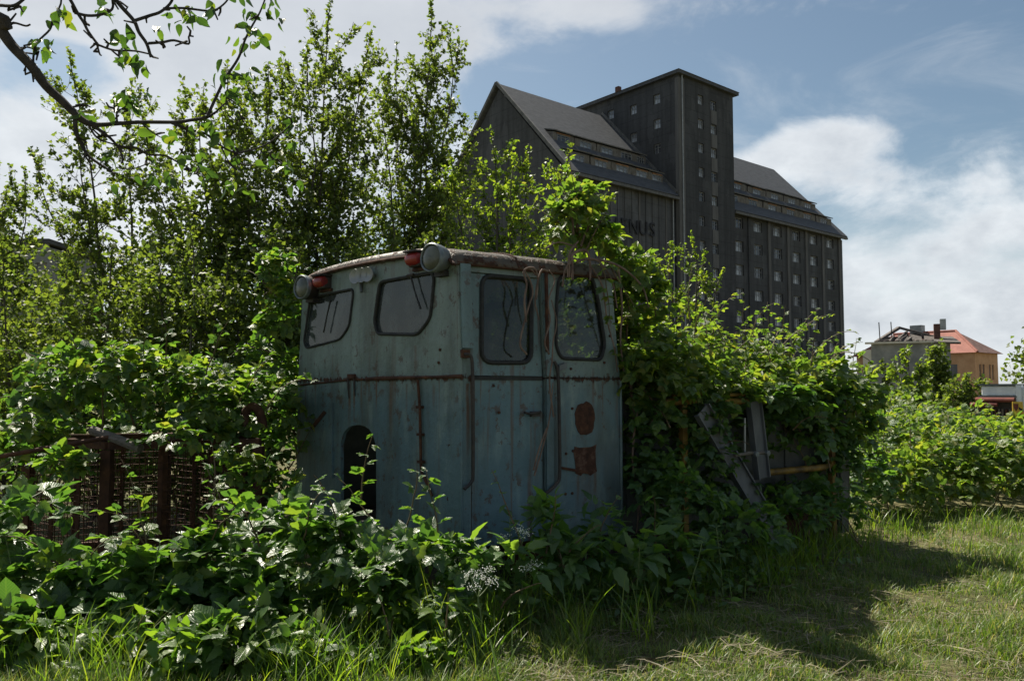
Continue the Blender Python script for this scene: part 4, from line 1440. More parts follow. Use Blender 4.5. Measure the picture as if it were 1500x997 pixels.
# ------------------------------------------------------------------ leaves and blades
def leaf_shape(L, W, n=7, serr=.0, fold=.25, curl=.25, seed=0, wide=.42):
    """ovate leaf along +y from the origin, folded along the midrib; triangles"""
    r = np.random.default_rng(seed)
    t = np.linspace(0, 1, n + 1)
    prof = (np.sin(np.pi * t ** (.55 + .5 * wide)) ** .8) * (1 - .25 * t)
    V = [(0, 0, 0)]
    UV = [(.5, 0)]
    mid, lef, rig = [0], [None], [None]
    for i in range(1, n):
        y = t[i] * L
        zc = -curl * L * t[i] ** 2
        V.append((0, y, zc)); UV.append((.5, t[i])); mid.append(len(V) - 1)
        for s, lst in ((-1, lef), (1, rig)):
            k = 1 + (serr if i % 2 else -serr) + r.uniform(-.06, .06)
            x = s * W * .5 * prof[i] * k
            z = zc + fold * abs(x) + r.uniform(-.03, .03) * W
            V.append((x, y + (serr * .3 * L / n if i % 2 else 0), z)); UV.append((.5 + .5 * s * prof[i], t[i])); lst.append(len(V) - 1)
    V.append((0, L, -curl * L)); UV.append((.5, 1)); tip = len(V) - 1
    F = [(0, rig[1], mid[1]), (0, mid[1], lef[1])]
    for i in range(1, n - 1):
        F += [(mid[i], rig[i], rig[i + 1]), (mid[i], rig[i + 1], mid[i + 1]), (mid[i], lef[i + 1], lef[i]), (mid[i], mid[i + 1], lef[i + 1])]
    F += [(mid[n - 1], rig[n - 1], tip), (mid[n - 1], tip, lef[n - 1])]
    return np.array(V, float), np.array(F), np.array(UV, float)


def merge(parts):
    V, F, U, b = [], [], [], 0
    for v, f, u in parts:
        V.append(v); F.append(f + b); U.append(u); b += len(v)
    return np.concatenate(V), np.concatenate(F), np.concatenate(U)


def turned(part, ang, off=(0, 0, 0), tilt=0.0, s=1.0):
    v, f, u = part
    c, sn = math.cos(ang), math.sin(ang)
    ct, st = math.cos(tilt), math.sin(tilt)
    v = v * s
    v = np.stack([v[:, 0], v[:, 1] * ct - v[:, 2] * st, v[:, 1] * st + v[:, 2] * ct], -1)
    v = np.stack([v[:, 0] * c - v[:, 1] * sn, v[:, 0] * sn + v[:, 1] * c, v[:, 2]], -1) + np.asarray(off)
    return v, f, u


def petiole(L, w=.012):
    V = np.array([(-w, 0, 0), (w, 0, 0), (w * .7, L, 0), (-w * .7, L, 0)])
    return V, np.array([(0, 1, 2), (0, 2, 3)]), np.full((4, 2), .5)


def trifoliate(n, serr, seed, five=False):
    """bramble leaf about 1 unit long"""
    r = np.random.default_rng(seed)
    a = lambda k, L, W: leaf_shape(L, W, n, serr, .28, r.uniform(.05, .35), seed * 7 + k)
    P = [petiole(.36), turned(a(0, .62, .54), r.uniform(-.1, .1), (0, .34, 0), r.uniform(-.25, .1))]
    for k, s in ((1, -1), (2, 1)):
        P.append(turned(a(k, .52, .46), s * r.uniform(1.0, 1.35), (0, .32, 0), r.uniform(-.3, .05)))
    if five:
        for k, s in ((3, -1), (4, 1)):
            P.append(turned(a(k, .38, .32), s * r.uniform(1.9, 2.2), (0, .31, 0), r.uniform(-.4, 0)))
    return merge(P)


BIG = [trifoliate(8, .13, 11 + k, five=(k == 3)) for k in range(5)]          # single leaves, shared meshes
MID = [trifoliate(4, .0, 31 + k) for k in range(4)]                          # joined foliage
SMALL = [leaf_shape(1.0, 1.0, 2, 0, .3, .25, 51 + k, wide=.42) for k in range(3)]
APPLE = [leaf_shape(1.0, .58, 7, .03, .35, .3, 61 + k) for k in range(4)]
WEED = [leaf_shape(1.0, .58, 8, .10, .22, .35, 71 + k) for k in range(4)]
LEAF_ME = {}


def leaf_mesh_for(kind, k, material):
    key = (kind, k, material)
    if key not in LEAF_ME:
        src = {'big': BIG, 'apple': APPLE, 'weed': WEED}[kind][k]
        me = np_mesh('leaf', *src[:2], UV=src[2], smooth=True)
        me.materials.append(M[material])
        LEAF_ME[key] = me
    return LEAF_ME[key]


def basis(d, n):
    """columns x, y, z from the leaf direction d and the wished normal n"""
    y = nrm(d)
    x = nrm(np.cross(y, n))
    z = np.cross(x, y)
    return np.stack([x, y, z], -1)


def scatter(templates, P, B, S, rng):
    """join many leaves: P (N,3) bases, B (N,3,3) bases, S (N,) sizes"""
    Vs, Fs, Us, b = [], [], [], 0
    which = rng.integers(0, len(templates), len(P))
    for k, (v, f, u) in enumerate(templates):
        I = np.nonzero(which == k)[0]
        if not len(I):
            continue
        V = np.einsum('nij,vj->nvi', B[I] * S[I, None, None], v) + P[I, None]
        F = f[None] + (np.arange(len(I)) * len(v))[:, None, None] + b
        Vs.append(V.reshape(-1, 3)); Fs.append(F.reshape(-1, 3)); Us.append(np.tile(u, (len(I), 1)))
        b += len(I) * len(v)
    return np.concatenate(Vs), np.concatenate(Fs), np.concatenate(Us)


CAM = np.array([0, 0, CAMH])


def plant(root, P, D, N, S, rng, leaf_kind, leaf_mat_, mass_templates, mass_mat, nvis, mass_name='foliage', facing=None):
    """the leaves that show largest become single objects, the others one joined part"""
    o = np.array(root.location)
    B = basis(D, N)
    dist = np.linalg.norm(P - CAM, axis=1)
    score = S / dist
    if facing is not None:
        score = score * np.where(facing > 0, 1.0, .25)
    px = P[:, 0] / P[:, 1] * FPX + CXP
    py = CYP + 73 - (P[:, 2] - CAMH) / P[:, 1] * FPX
    score = np.where((px < -10) | (px > 1510) | (py > 1005) | (py < -10), 0, score)
    order = np.argsort(-score)
    vis = order[:nvis]
    vis = vis[score[vis] > 0]
    rest = np.setdiff1d(np.arange(len(P)), vis)
    n_t = {'big': len(BIG), 'apple': len(APPLE), 'weed': len(WEED)}[leaf_kind]
    for i in vis:
        me = leaf_mesh_for(leaf_kind, int(rng.integers(0, n_t)), leaf_mat_)
        ob = bpy.data.objects.new('leaf', me)
        COL.objects.link(ob)
        ob.parent = root
        m = np.eye(4)
        m[:3, :3] = B[i] * S[i]
        m[:3, 3] = P[i] - o
        ob.matrix_basis = Matrix(m.tolist())
    if len(rest):
        V, F, U = scatter(mass_templates, P[rest], B[rest], S[rest], rng)
        link(mass_name, np_mesh(mass_name, V - o, F, U), M[mass_mat], root, kind='stuff')


def noise3(P, f, seed):
    P = np.asarray(P) * f + seed * 3.7
    return (np.sin(P[:, 0] * 1.9 + 1.3 * np.sin(P[:, 1] * 1.1)) + np.sin(P[:, 1] * 2.3 + 1.7 * np.sin(P[:, 2] * 1.4)) + np.sin(P[:, 2] * 2.1 + 1.1 * np.sin(P[:, 0] * 1.7))) / 3


def blob_leaves(blobs, size, rng, seed, up=.9, jit=.6):
    """blobs: (cx, cy, cz, rx, ry, rz, count): leaves through uneven ellipsoids, dense near the shell"""
    Ps, Ds, Ns, Fc = [], [], [], []
    for (cx, cy, cz, rx, ry, rz, n) in blobs:
        n = int(n)
        u = nrm(rng.normal(size=(n, 3)))
        u[:, 2] = np.where(u[:, 2] < -.35, -u[:, 2], u[:, 2])
        r = 1 - .55 * rng.random(n) ** 1.6
        c = np.array([cx, cy, cz])
        bump = 1 + .40 * noise3(u * np.array([rx, ry, rz]) + c, 2.6, seed) + .16 * noise3(u * np.array([rx, ry, rz]) + c, 7.5, seed + 1)
        P = c + u * np.array([rx, ry, rz]) * (r * bump)[:, None]
        # clumps: leaves gather
        keep = (noise3(P, 5.5, seed + 2) + .35 * rng.normal(size=n)) > -.28
        keep &= P[:, 2] > .03
        P, u_ = P[keep], u[keep]
        N = nrm(u_ * .55 + np.array([0, 0, up]) + rng.normal(size=P.shape) * jit * .55)
        D = nrm(u_ * .8 + rng.normal(size=P.shape) * .75 + np.array([0, 0, -.15]))
        Ps.append(P); Ds.append(D); Ns.append(N)
        Fc.append(np.einsum('ij,ij->i', u_, nrm(CAM - P)) + .15)
    P, D, N, Fc = map(np.concatenate, (Ps, Ds, Ns, Fc))
    S = size * (.38 + 1.05 * rng.random(len(P)) ** .8)
    return P, D, N, S, Fc


def cane(p0, d0, L, rng, droop=.5, n=10, wob=.12):
    """an arching shoot"""
    P = [np.asarray(p0, float)]
    d = nrm(d0)
    for k in range(n):
        d = nrm(d + np.array([0, 0, -droop / n * (1 + k / n)]) + rng.normal(size=3) * wob / math.sqrt(n) * 2)
        P.append(P[-1] + d * L / n)
    return np.array(P)


def cane_leaves(C, size, rng, step=.07, start=.12):
    """leaves alternate along a shoot, smaller to the tip"""
    seg = np.linalg.norm(np.diff(C, axis=0), axis=1)
    cum = np.concatenate([[0], np.cumsum(seg)])
    L = cum[-1]
    s = np.arange(L * start, L, step)
    P = np.stack([np.interp(s, cum, C[:, k]) for k in range(3)], -1)
    T = nrm(np.stack([np.interp(s + .03, cum, C[:, k]) - np.interp(s - .03, cum, C[:, k]) for k in range(3)], -1))
    side = nrm(np.cross(T, (0, 0, 1.0)) + 1e-6)
    sg = np.where(np.arange(len(s)) % 2 == 0, 1.0, -1.0)[:, None]
    D = nrm(side * sg + T * .5 + rng.normal(size=P.shape) * .3 + np.array([0, 0, .12]))
    N = nrm(np.array([0, 0, 1.0]) + rng.normal(size=P.shape) * .35)
    S = size * (1.05 - .55 * s / L) * rng.uniform(.75, 1.2, len(s))
    # a tuft at the tip
    return P, D, N, S


def bramble(name, label, cat, blobs, size, nvis, seed, mats=('leaf_bramble', 'leaf_bramble'), canes=(), group=None, up=.9, stems=14, leaf_kind='big', mass=None, base=None, drop=None):
    rng = np.random.default_rng(seed)
    P, D, N, S, Fc = blob_leaves(blobs, size, rng, seed, up)
    b0 = base if base is not None else (float(np.mean(P[:, 0])), float(np.mean(P[:, 1])))
    root = empty(name, (b0[0], b0[1], 0), 0, label, cat, group)
    t = Tubes()
    PP, DD, NN, SS, FF = [P], [D], [N], [S], [Fc]
    for cd in canes:
        p0, d0, L = cd[:3]
        droop = cd[3] if len(cd) > 3 else .6
        C = cane(p0, d0, L, rng, droop)
        t.add(C, np.linspace(.0065, .002, len(C)), 5)
        p, d, n, s = cane_leaves(C, size * 1.1, rng)
        PP.append(p); DD.append(d); NN.append(n); SS.append(s); FF.append(np.ones(len(p)))
    for k in range(stems):
        bl = blobs[int(rng.integers(0, len(blobs)))]
        p0 = np.array([bl[0] + rng.uniform(-.7, .7) * bl[3], bl[1] + rng.uniform(-.7, .7) * bl[4], max(.0, bl[2] - bl[5])])
        C = cane(p0, (rng.normal() * .5, rng.normal() * .5, 1), bl[5] * rng.uniform(1.2, 1.9), rng, .7)
        t.add(C, np.linspace(.008, .002, len(C)), 5)
    P, D, N, S, Fc = map(np.concatenate, (PP, DD, NN, SS, FF))
    if drop is not None:
        k = drop(P)
        P, D, N, S, Fc = P[k], D[k], N[k], S[k], Fc[k]
    t.build('cane', M['cane'], root, (b0[0], b0[1], 0), 'stuff')
    plant(root, P, D, N, S, rng, leaf_kind, mats[0], mass or MID, mats[1], nvis, facing=Fc)
    return root


# ------------------------------------------------------------------ small trees and shrubs behind
def tree(name, label, cat, group, base, stems, seed, leaf=.06, mat_='leaf_tree', dens=1.0, fill=None, spread=.5, bark='bark', low=.25):
    """stems: (lean x, lean y, height). Trunk, limbs and a crown of single small leaves"""
    rng = np.random.default_rng(seed)
    o = np.array([base[0], base[1], 0.0])
    root = empty(name, tuple(o), 0, label, cat, group)
    limbs = Tubes()
    LP, LD = [], []
    for (lx, ly, H) in stems:
        n = 12
        tt = np.linspace(0, 1, n)
        wob = np.cumsum(rng.normal(size=(n, 2)) * .035 * H / 5, axis=0)
        C = np.stack([lx * tt ** 1.25 + wob[:, 0], ly * tt ** 1.25 + wob[:, 1], H * tt], -1)
        C[0, 2] = -.05
        C[0, :2] = rng.normal(size=2) * .12
        t_ = Tubes()
        t_.add(C + o, .006 + .0062 * H * (1 - tt) ** 1.1, 7)
        t_.build('trunk', M[bark], root, o)
        nb = int(30 * dens * H / 5)
        for b in range(nb):
            f = low + (1 - low) * (b + rng.random()) / nb
            p = np.array([np.interp(f, tt, C[:, k]) for k in range(3)])
            a = rng.uniform(0, 2 * math.pi)
            steep = .35 + .62 * f
            d = nrm(np.array([math.cos(a), math.sin(a), steep + rng.normal() * .2]))
            L = (spread * (1.12 - f) + .32) * rng.uniform(.55, 1.25) * H / 4
            B = cane(p, d, L, rng, -.35 * rng.random(), 6, .16)
            limbs.add(B + o, np.linspace(.012 * (1.3 - f), .003, 7), 4)
            nt = int(9 * dens)
            seqs = [B]
            for q in range(nt):
                g = rng.uniform(.25, 1)
                p2 = B[int(g * 6)]
                d2 = nrm(d + rng.normal(size=3) * .65 + np.array([0, 0, .3]))
                T_ = cane(p2, d2, L * rng.uniform(.25, .55), rng, -.2, 4, .14)
                limbs.add(T_ + o, np.linspace(.004, .0018, 5), 3)
                seqs.append(T_)
            for Q in seqs:
                m = max(3, int(np.linalg.norm(Q[-1] - Q[0]) / leaf * 2.1))
                x = rng.random(m) ** .8 * (len(Q) - 1.001)
                i = x.astype(int)
                fr = (x - i)[:, None]
                LP.append(Q[i] * (1 - fr) + Q[i + 1] * fr + rng.normal(size=(m, 3)) * leaf * .25)
                LD.append(np.tile(Q[-1] - Q[0], (m, 1)))
        # leading shoot, leaves held close
        Tp = cane(C[-1], (lx * .1 + rng.normal() * .1, ly * .1, 1), H * .11, rng, -.1, 6, .05)
        limbs.add(Tp + o, np.linspace(.010, .003, 7), 4)
        m = int(H * .13 / leaf * 5)
        x = rng.random(m) * 5.99
        i = x.astype(int)
        fr = (x - i)[:, None]
        LP.append(Tp[i] * (1 - fr) + Tp[i + 1] * fr + rng.normal(size=(m, 3)) * leaf * .3)
        LD.append(np.tile((0, 0, .6), (m, 1)))
    LP, LD = np.concatenate(LP), nrm(np.concatenate(LD))
    if fill:
        for (cx, cy, cz, rx, ry, rz, n) in fill:
            u = nrm(rng.normal(size=(n, 3))) * (rng.random(n) ** .45)[:, None]
            u *= (1 + .3 * noise3(u * 2 + seed, 1.5, seed))[:, None]
            p = np.array([cx, cy, cz]) + u * np.array([rx, ry, rz])
            k = (noise3(p, 3.2, seed) + .3 * rng.normal(size=n) > -.15) & (p[:, 2] > .05)
            LP = np.concatenate([LP, p[k]]); LD = np.concatenate([LD, nrm(rng.normal(size=(k.sum(), 3)) + (0, 0, .2))])
    D = nrm(LD * .5 + rng.normal(size=LP.shape) * .7)
    N = nrm(np.array([0, 0, .8]) + rng.normal(size=LP.shape) * .6)
    S = leaf * rng.uniform(.65, 1.35, len(LP))
    limbs.build('limbs', M[bark], root, o, 'stuff')
    V, F, U = scatter(SMALL, LP + o, basis(D, N), S, rng)
    link('crown', np_mesh('crown', V - o, F, U), M[mat_], root, 'stuff')
    return len(LP)


def gx(px, D):
    return (px - CXP) / FPX * D


def hz(py, D):
    return CAMH + (572 - py) / FPX * D


def build_trees():
    g = 'scrub trees behind the locomotive'
    n = 0
    D = 11.5
    n += tree('scrub_tree', 'tallest slender scrub tree with upright leafy shoots, just left of the granary gable', 'tree', g, (gx(615, D), D),
              [(.12, 0, hz(60, D)), (-.45, .3, hz(95, D)), (.32, .2, hz(90, D)), (-.75, -.2, hz(160, D)), (.1, .5, hz(120, D)), (-.1, -.4, hz(220, D))], 3, .056, dens=.95, spread=.5, fill=[(-.05, 0, 2.6, .75, .5, 1.6, 3800), (.25, .1, 4.4, .6, .4, 1.1, 1500)])
    D = 10.6
    n += tree('scrub_tree', 'full leafy scrub tree rising straight above the left roof lamp', 'tree', g, (gx(445, D), D),
              [(.35, 0, hz(55, D)), (.75, .2, hz(85, D)), (-.3, .3, hz(115, D)), (.1, -.3, hz(130, D)), (-.6, 0, hz(170, D)), (.4, .5, hz(170, D))], 5, .058, dens=.95, spread=.62, fill=[(0, 0, 2.6, 1.0, .6, 1.6, 5000), (.3, 0, 4.2, .8, .4, .9, 1600)])
    D = 10.2
    n += tree('scrub_tree', 'broad dark scrub tree behind the overhanging apple branch', 'tree', g, (gx(320, D), D),
              [(.2, 0, hz(140, D)), (-.5, .2, hz(165, D)), (.6, -.2, hz(150, D)), (-1.0, .1, hz(220, D)), (0, .5, hz(180, D))], 8, .062, dens=.95, spread=.62, fill=[(0, 0, 2.4, 1.5, .9, 1.5, 7500), (-.1, 0, 3.7, 1.1, .5, .8, 2200)])
    D = 11.0
    n += tree('scrub_tree', 'open scrub tree with thin shoots leaning out to the left against white cloud', 'tree', g, (gx(205, D), D),
              [(-1.25, 0, hz(215, D)), (-.85, .2, hz(125, D)), (-.2, 0, hz(165, D)), (-1.5, -.3, hz(270, D)), (.3, .3, hz(190, D))], 13, .06, dens=.85, spread=.55, fill=[(-.4, 0, 2.0, 1.1, .6, 1.3, 4200)])
    D = 12.5
    n += tree('scrub_tree', 'loose scrub tree at the far edge before the grey flat-roofed block', 'tree', g, (gx(10, D), D),
              [(.3, 0, hz(285, D)), (-.5, .2, hz(270, D)), (.9, 0, hz(330, D)), (0, -.4, hz(320, D))], 17, .06, dens=1.0, spread=.55, fill=[(0, 0, 2.0, 1.3, .6, 1.5, 4500)])
    D = 10.0
    n += tree('light_shrub', 'yellow green feathery shrub in front of the granary gable', 'shrub', None, (gx(745, D), D),
              [(.25, 0, hz(255, D)), (-.25, .1, hz(235, D)), (.65, .2, hz(250, D)), (-.75, 0, hz(270, D)), (.05, .3, hz(285, D)), (-.1, -.4, hz(290, D)), (1.0, -.1, hz(320, D))], 21, .048, 'leaf_light', dens=1.0, spread=.5)
    g2 = 'low scrub under the trees'
    for k, (px, D, top, w_, lab) in enumerate(((20, 9.4, 345, 1.2, 'dark low scrub bush at the left edge beneath the loose tree'), (150, 8.9, 350, 1.1, 'dark low scrub bush under the leaning tree, behind the mesh crate'),
                                               (270, 8.6, 335, 1.1, 'dark low scrub bush under the broad tree, left of the cab'), (385, 9.0, 330, .95, 'dark low scrub bush behind the vines on the far corner of the cab'),
                                               (560, 9.6, 300, 1.2, 'mid green scrub bush directly behind the cab roof'))):
        H = hz(top, D)
        n += tree('scrub_bush', lab, 'bush', g2, (gx(px, D), D), [(.4 * w_, 0, H * .85), (-.4 * w_, .1, H * .8), (.1, -.2, H * .9), (-.8 * w_, 0, H * .6), (.8 * w_, .1, H * .65)], 30 + k, .055,
                  dens=1.0, spread=.45, low=.05, fill=[(0, 0, H * .45, w_ * .95, .6, H * .5, 8000)])
    D = 8.6
    n += tree('feathery_shrub', 'feathery pale green shoots poking above the brambles against the granary wall', 'shrub', None, (gx(1000, D), D),
              [(.15, 0, hz(382, D)), (.32, .1, hz(402, D)), (-.05, 0, hz(395, D)), (.45, 0, hz(425, D))], 23, .034, 'leaf_light', dens=.8, spread=.3, low=.45)
    # right: sapling, dark ivy mass, tree at the edge
    D = 20.0
    n += tree('leafy_sapling', 'bright young sapling with layered leaves in front of the roofless house', 'sapling', None, (gx(1335, D), D),
              [(0, 0, hz(522, D)), (-.35, .1, hz(540, D)), (.4, 0, hz(545, D)), (.15, -.2, hz(540, D))], 41, .10, 'leaf_light', dens=1.0, spread=.85, low=.1, fill=[(0, 0, .9, .75, .4, .7, 700)])
    D = 46
    n += tree('ivy_bush', 'dark ivy growing up the corner of the roofless house', 'ivy', None, (gx(1372, D), D), [(0, 0, 3.6), (.4, 0, 3.0), (-.4, 0, 3.3)], 43, .22, 'leaf_tree', dens=.5, spread=.5, low=.05, fill=[(.1, 0, 2.2, .75, .5, 2.1, 1800)])
    D = 44
    n += tree('dark_bush', 'dark rounded bush between the roofless house and the white trailer', 'bush', None, (gx(1415, D), D), [(0, 0, 2.2), (.8, 0, 1.9), (-.7, 0, 2.0)], 44, .2, 'leaf_tree', dens=.5, spread=.6, low=.05, fill=[(0, 0, 1.1, 1.7, .7, 1.1, 2200)])
    D = 47.5
    n += tree('climbing_shrub', 'small green shrub growing against the roofless house front wall', 'shrub', None, (gx(1292, D), D), [(0, 0, 3.0), (.4, 0, 2.6), (-.4, 0, 2.4)], 46, .18, 'leaf_tree', dens=.5, spread=.5, low=.05, fill=[(0, 0, 1.6, .6, .4, 1.5, 900)])
    D = 30
    n += tree('edge_tree', 'dark round-leaved tree beyond the white trailer at the right edge', 'tree', None, (gx(1530, D), D),
              [(0, 0, hz(470, D)), (-.5, 0, hz(500, D)), (.6, .3, hz(480, D)), (-.2, -.4, hz(490, D))], 47, .16, 'leaf_tree', dens=.7, spread=.9, low=.2, fill=[(-.3, 0, 2.4, 1.0, .8, 1.2, 1500)])
    return n


NTREE = build_trees()


# ------------------------------------------------------------------ brambles, vines, weeds
def W3(x, y, z):
    """a point in the locomotive's frame, in the world"""
    return LO.world((x, y, z))


def inside_cab(P):
    q = (P - LO.o) @ LO.R
    s = np.clip(q[:, 1] / E2[1], 0, 1)
    xf = E2[0] * s - .06
    return ~((q[:, 0] > xf) & (q[:, 0] < SIDE + .03) & (q[:, 1] > -.03) & (q[:, 1] < E2[1] + .03) & (q[:, 2] > .3) & (q[:, 2] < 2.47))


def px_blob(px, py, D, rx, ry, rz, n):
    p = at(px, py, D)
    return (p[0], p[1], p[2], rx, ry, rz, n)


def build_brambles():
    # 1 over the hood: a long mound in the locomotive's frame
    bl = []
    for (x, y, z, rx, ry, rz, n) in ((1.72, .62, 2.0, .32, .35, .48, 420), (1.70, .22, 1.72, .32, .3, .36, 260), (2.15, .7, 1.78, .50, .5, .50, 520), (2.15, .2, 1.6, .45, .3, .3, 260), (2.6, .65, 1.55, .6, .7, .50, 700), (1.66, -.08, 1.5, .28, .24, .34, 260), (3.3, .6, 1.45, .6, .7, .40, 620), (3.9, .6, 1.45, .6, .7, .45, 620), (4.35, .6, 1.3, .40, .6, .45, 420),
                                     (1.75, .02, 1.45, .40, .22, .30, 300), (2.4, -.02, 1.42, .5, .24, .22, 300), (3.1, -.04, 1.36, .6, .22, .25, 330), (3.8, -.04, 1.35, .5, .22, .28, 330), (4.25, -.05, 1.1, .28, .22, .55, 330)):
        p = W3(x, y, z)
        bl.append((*p, rx, ry, rz, n))
    rng = np.random.default_rng(77)
    canes = []
    for k in range(64):
        x = rng.uniform(1.5, 4.4)
        p = W3(x, rng.uniform(.1, 1.1), 1.5 + .35 * rng.random())
        canes.append((p, (rng.normal() * .5 + .15, rng.normal() * .5 - .2, 1.2), rng.uniform(.45, .8), rng.uniform(.4, 1.3)))
    for px, py, D in ((1185, 470, 7.6), (1170, 490, 7.5), (1200, 500, 7.7), (1245, 498, 7.9), (1130, 480, 7.3), (1040, 450, 7.0), (985, 370, 6.9), (1010, 395, 7.0), (960, 390, 6.8)):
        p = at(px, py, D)
        canes.append((p - np.array([0, 0, .45]), (rng.normal() * .1, 0, 1), .5, .1))
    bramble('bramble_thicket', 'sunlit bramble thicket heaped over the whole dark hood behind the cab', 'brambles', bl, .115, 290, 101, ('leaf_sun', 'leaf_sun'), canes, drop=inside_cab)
    # 2 hanging curtain in front of the hood
    bl = []
    for (x, y, z, rx, ry, rz, n) in ((1.65, -.05, .80, .22, .16, .55, 190), (2.15, -.12, .75, .30, .16, .50, 260), (2.45, -.14, .40, .35, .16, .30, 150), (3.15, -.08, 1.02, .42, .14, .34, 380), (3.7, -.06, 1.05, .42, .14, .34, 380), (3.35, -.12, .50, .42, .12, .18, 100), (4.0, -.12, .6, .3, .12, .35, 170), (1.75, -.1, .95, .25, .14, .5, 150), (2.2, -.16, 1.2, .35, .1, .2, 200), (2.9, -.16, 1.36, .6, .12, .12, 220), (3.7, -.16, 1.36, .55, .12, .12, 220), (4.15, -.1, .95, .25, .16, .40, 200)):
        p = W3(x, y, z)
        bl.append((*p, rx, ry, rz, n))
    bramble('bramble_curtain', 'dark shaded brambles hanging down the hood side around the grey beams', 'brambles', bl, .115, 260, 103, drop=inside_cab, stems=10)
    # 3 on the cab roof corner
    bl = [px_blob(845, 335, 6.25, .20, .25, .22, 190), px_blob(876, 358, 6.5, .16, .25, .18, 150), px_blob(925, 405, 6.75, .22, .3, .2, 200), px_blob(850, 300, 6.35, .16, .16, .18, 110), px_blob(945, 440, 6.85, .25, .3, .25, 220)]
    canes = []
    for (px, py, dx, L) in ((840, 340, -.5, .62), (850, 345, -.25, .58), (862, 340, .05, .60), (835, 345, -.75, .5), (845, 340, -.1, .65)):
        canes.append((at(px, py, 6.3), (dx, rng.normal() * .2, 1), L, .5))
    canes += [(at(878, 385, 6.05), (.35, -.1, -.7), .5, .5), (at(890, 382, 6.15), (.5, 0, -.8), .4, .2)]
    bramble('bramble_creeper', 'bright yellow green bramble shoots sprouting over the right end of the cab roof', 'brambles', bl, .125, 260, 105, ('leaf_sun', 'leaf_sun'), canes, drop=inside_cab, stems=6, base=tuple(at(870, 360, 6.5)[:2]))
    # 4 vine at the far front corner of the cab
    bl = [px_blob(402, 400, 7.25, .16, .2, .20, 120), px_blob(415, 470, 7.2, .20, .2, .3, 230), px_blob(405, 560, 7.15, .20, .2, .3, 230), px_blob(410, 640, 7.1, .25, .25, .3, 230)]
    canes = [(at(400, 420, 7.2), (-.2, 0, 1), .4, .2), (at(425, 430, 7.2), (.35, 0, 1), .3, .5), (at(400, 520, 7.1), (-.8, -.2, .6), .4, .7)]
    bramble('climbing_vine', 'yellow green vine climbing the far front corner of the cab', 'vine', bl, .115, 160, 107, ('leaf_sun', 'leaf_bramble'), canes, drop=inside_cab, stems=5)
    # 5 over the mesh cage
    bl = [px_blob(120, 575, 6.50, 0.44, 0.38, 0.28, 312), px_blob(200, 570, 6.40, 0.50, 0.44, 0.30, 396), px_blob(290, 590, 6.50, 0.53, 0.44, 0.30, 396), px_blob(370, 610, 6.70, 0.44, 0.44, 0.35, 336), px_blob(40, 690, 6.30, 0.22, 0.25, 0.38, 132), px_blob(95, 690, 5.65, .2, .12, .18, 70), px_blob(240, 645, 5.7, .25, .12, .12, 50), px_blob(335, 690, 5.75, .22, .12, .2, 50), px_blob(390, 730, 5.8, .2, .15, .25, 90), px_blob(30, 640, 6.1, .3, .3, .25, 120), px_blob(300, 640, 6.20, 0.31, 0.22, 0.15, 132)]
    canes = []
    for px, py, dx, L in ((100, 570, -.5, .5), (130, 545, -.3, .45), (175, 560, -.1, .5), (240, 555, .2, .5), (300, 560, .3, .5), (350, 590, .4, .45), (90, 610, -.7, .5), (210, 560, 0, .4), (390, 600, .5, .45), (65, 640, -.6, .4)):
        canes.append((at(px, py, 6.3), (dx, -.15, .9), L * 1.2, .9))
    for px, py, D, L in ((320, 830, 4.9, .75), (215, 800, 4.9, .55), (345, 800, 4.95, .6)):
        canes.append((at(px, py, D), (-.12, -.05, 1), L, .2))
    bramble('bramble_thicket', 'sunlit brambles spilling over the top of the rusty mesh crate', 'brambles', bl, .125, 280, 109, ('leaf_sun', 'leaf_bramble'), canes, stems=10)
    # 5b weeds closing the view behind the crate
    bl = [px_blob(px, py, D, .5, .4, .45, n) for px, py, D, n in ((60, 650, 8.0, 260), (190, 650, 7.9, 300), (320, 650, 7.9, 300), (420, 650, 7.9, 300), (380, 560, 8.2, 260))]
    bramble('nettle_clump', 'shaded green clump seen through the mesh crate beneath the scrub', 'weeds', bl, .11, 60, 127, ('leaf_weed', 'leaf_weed'), (), stems=8)
    # 6 ground brambles before the cage, large leaves
    bl = [px_blob(60, 872, 4.70, .32, .22, .22, 96), px_blob(180, 867, 4.75, .38, .22, .20, 120), px_blob(290, 832, 4.85, .34, .22, .24, 136), px_blob(410, 812, 5.05, .34, .25, .24, 136), px_blob(350, 882, 4.75, .3, .2, .16, 88), px_blob(30, 782, 4.95, .25, .2, .22, 64), px_blob(120, 927, 4.55, .35, .15, .12, 72), px_blob(60, 945, 4.3, .3, .14, .14, 90), px_blob(330, 945, 4.25, .28, .13, .12, 80), px_blob(250, 922, 4.55, .35, .16, .12, 72), px_blob(400, 902, 4.65, .3, .16, .12, 64), px_blob(180, 967, 4.25, .3, .12, .08, 40)]
    canes = [(at(px, py, 4.75), (dx, -.2, .9), .5, 1.0) for px, py, dx in ((40, 860, -.3), (120, 850, .3), (230, 830, -.4), (300, 820, .4), (380, 800, -.2), (440, 800, .4), (200, 860, .5), (90, 830, -.5))]
    bramble('bramble_patch', 'large dark bramble leaves spreading on the ground before the mesh crate', 'brambles', bl, .185, 300, 111, ('leaf_bramble', 'leaf_bramble'), canes, stems=8, up=1.3)
    # 7 in front of the cab nose
    bl = [px_blob(470, 800, 4.9, .26, .22, .22, 110), px_blob(545, 830, 4.85, .26, .22, .18, 110), px_blob(590, 815, 5.0, .22, .2, .16, 80), px_blob(520, 860, 4.6, .3, .2, .18, 120), px_blob(640, 845, 4.7, .28, .2, .18, 110)]
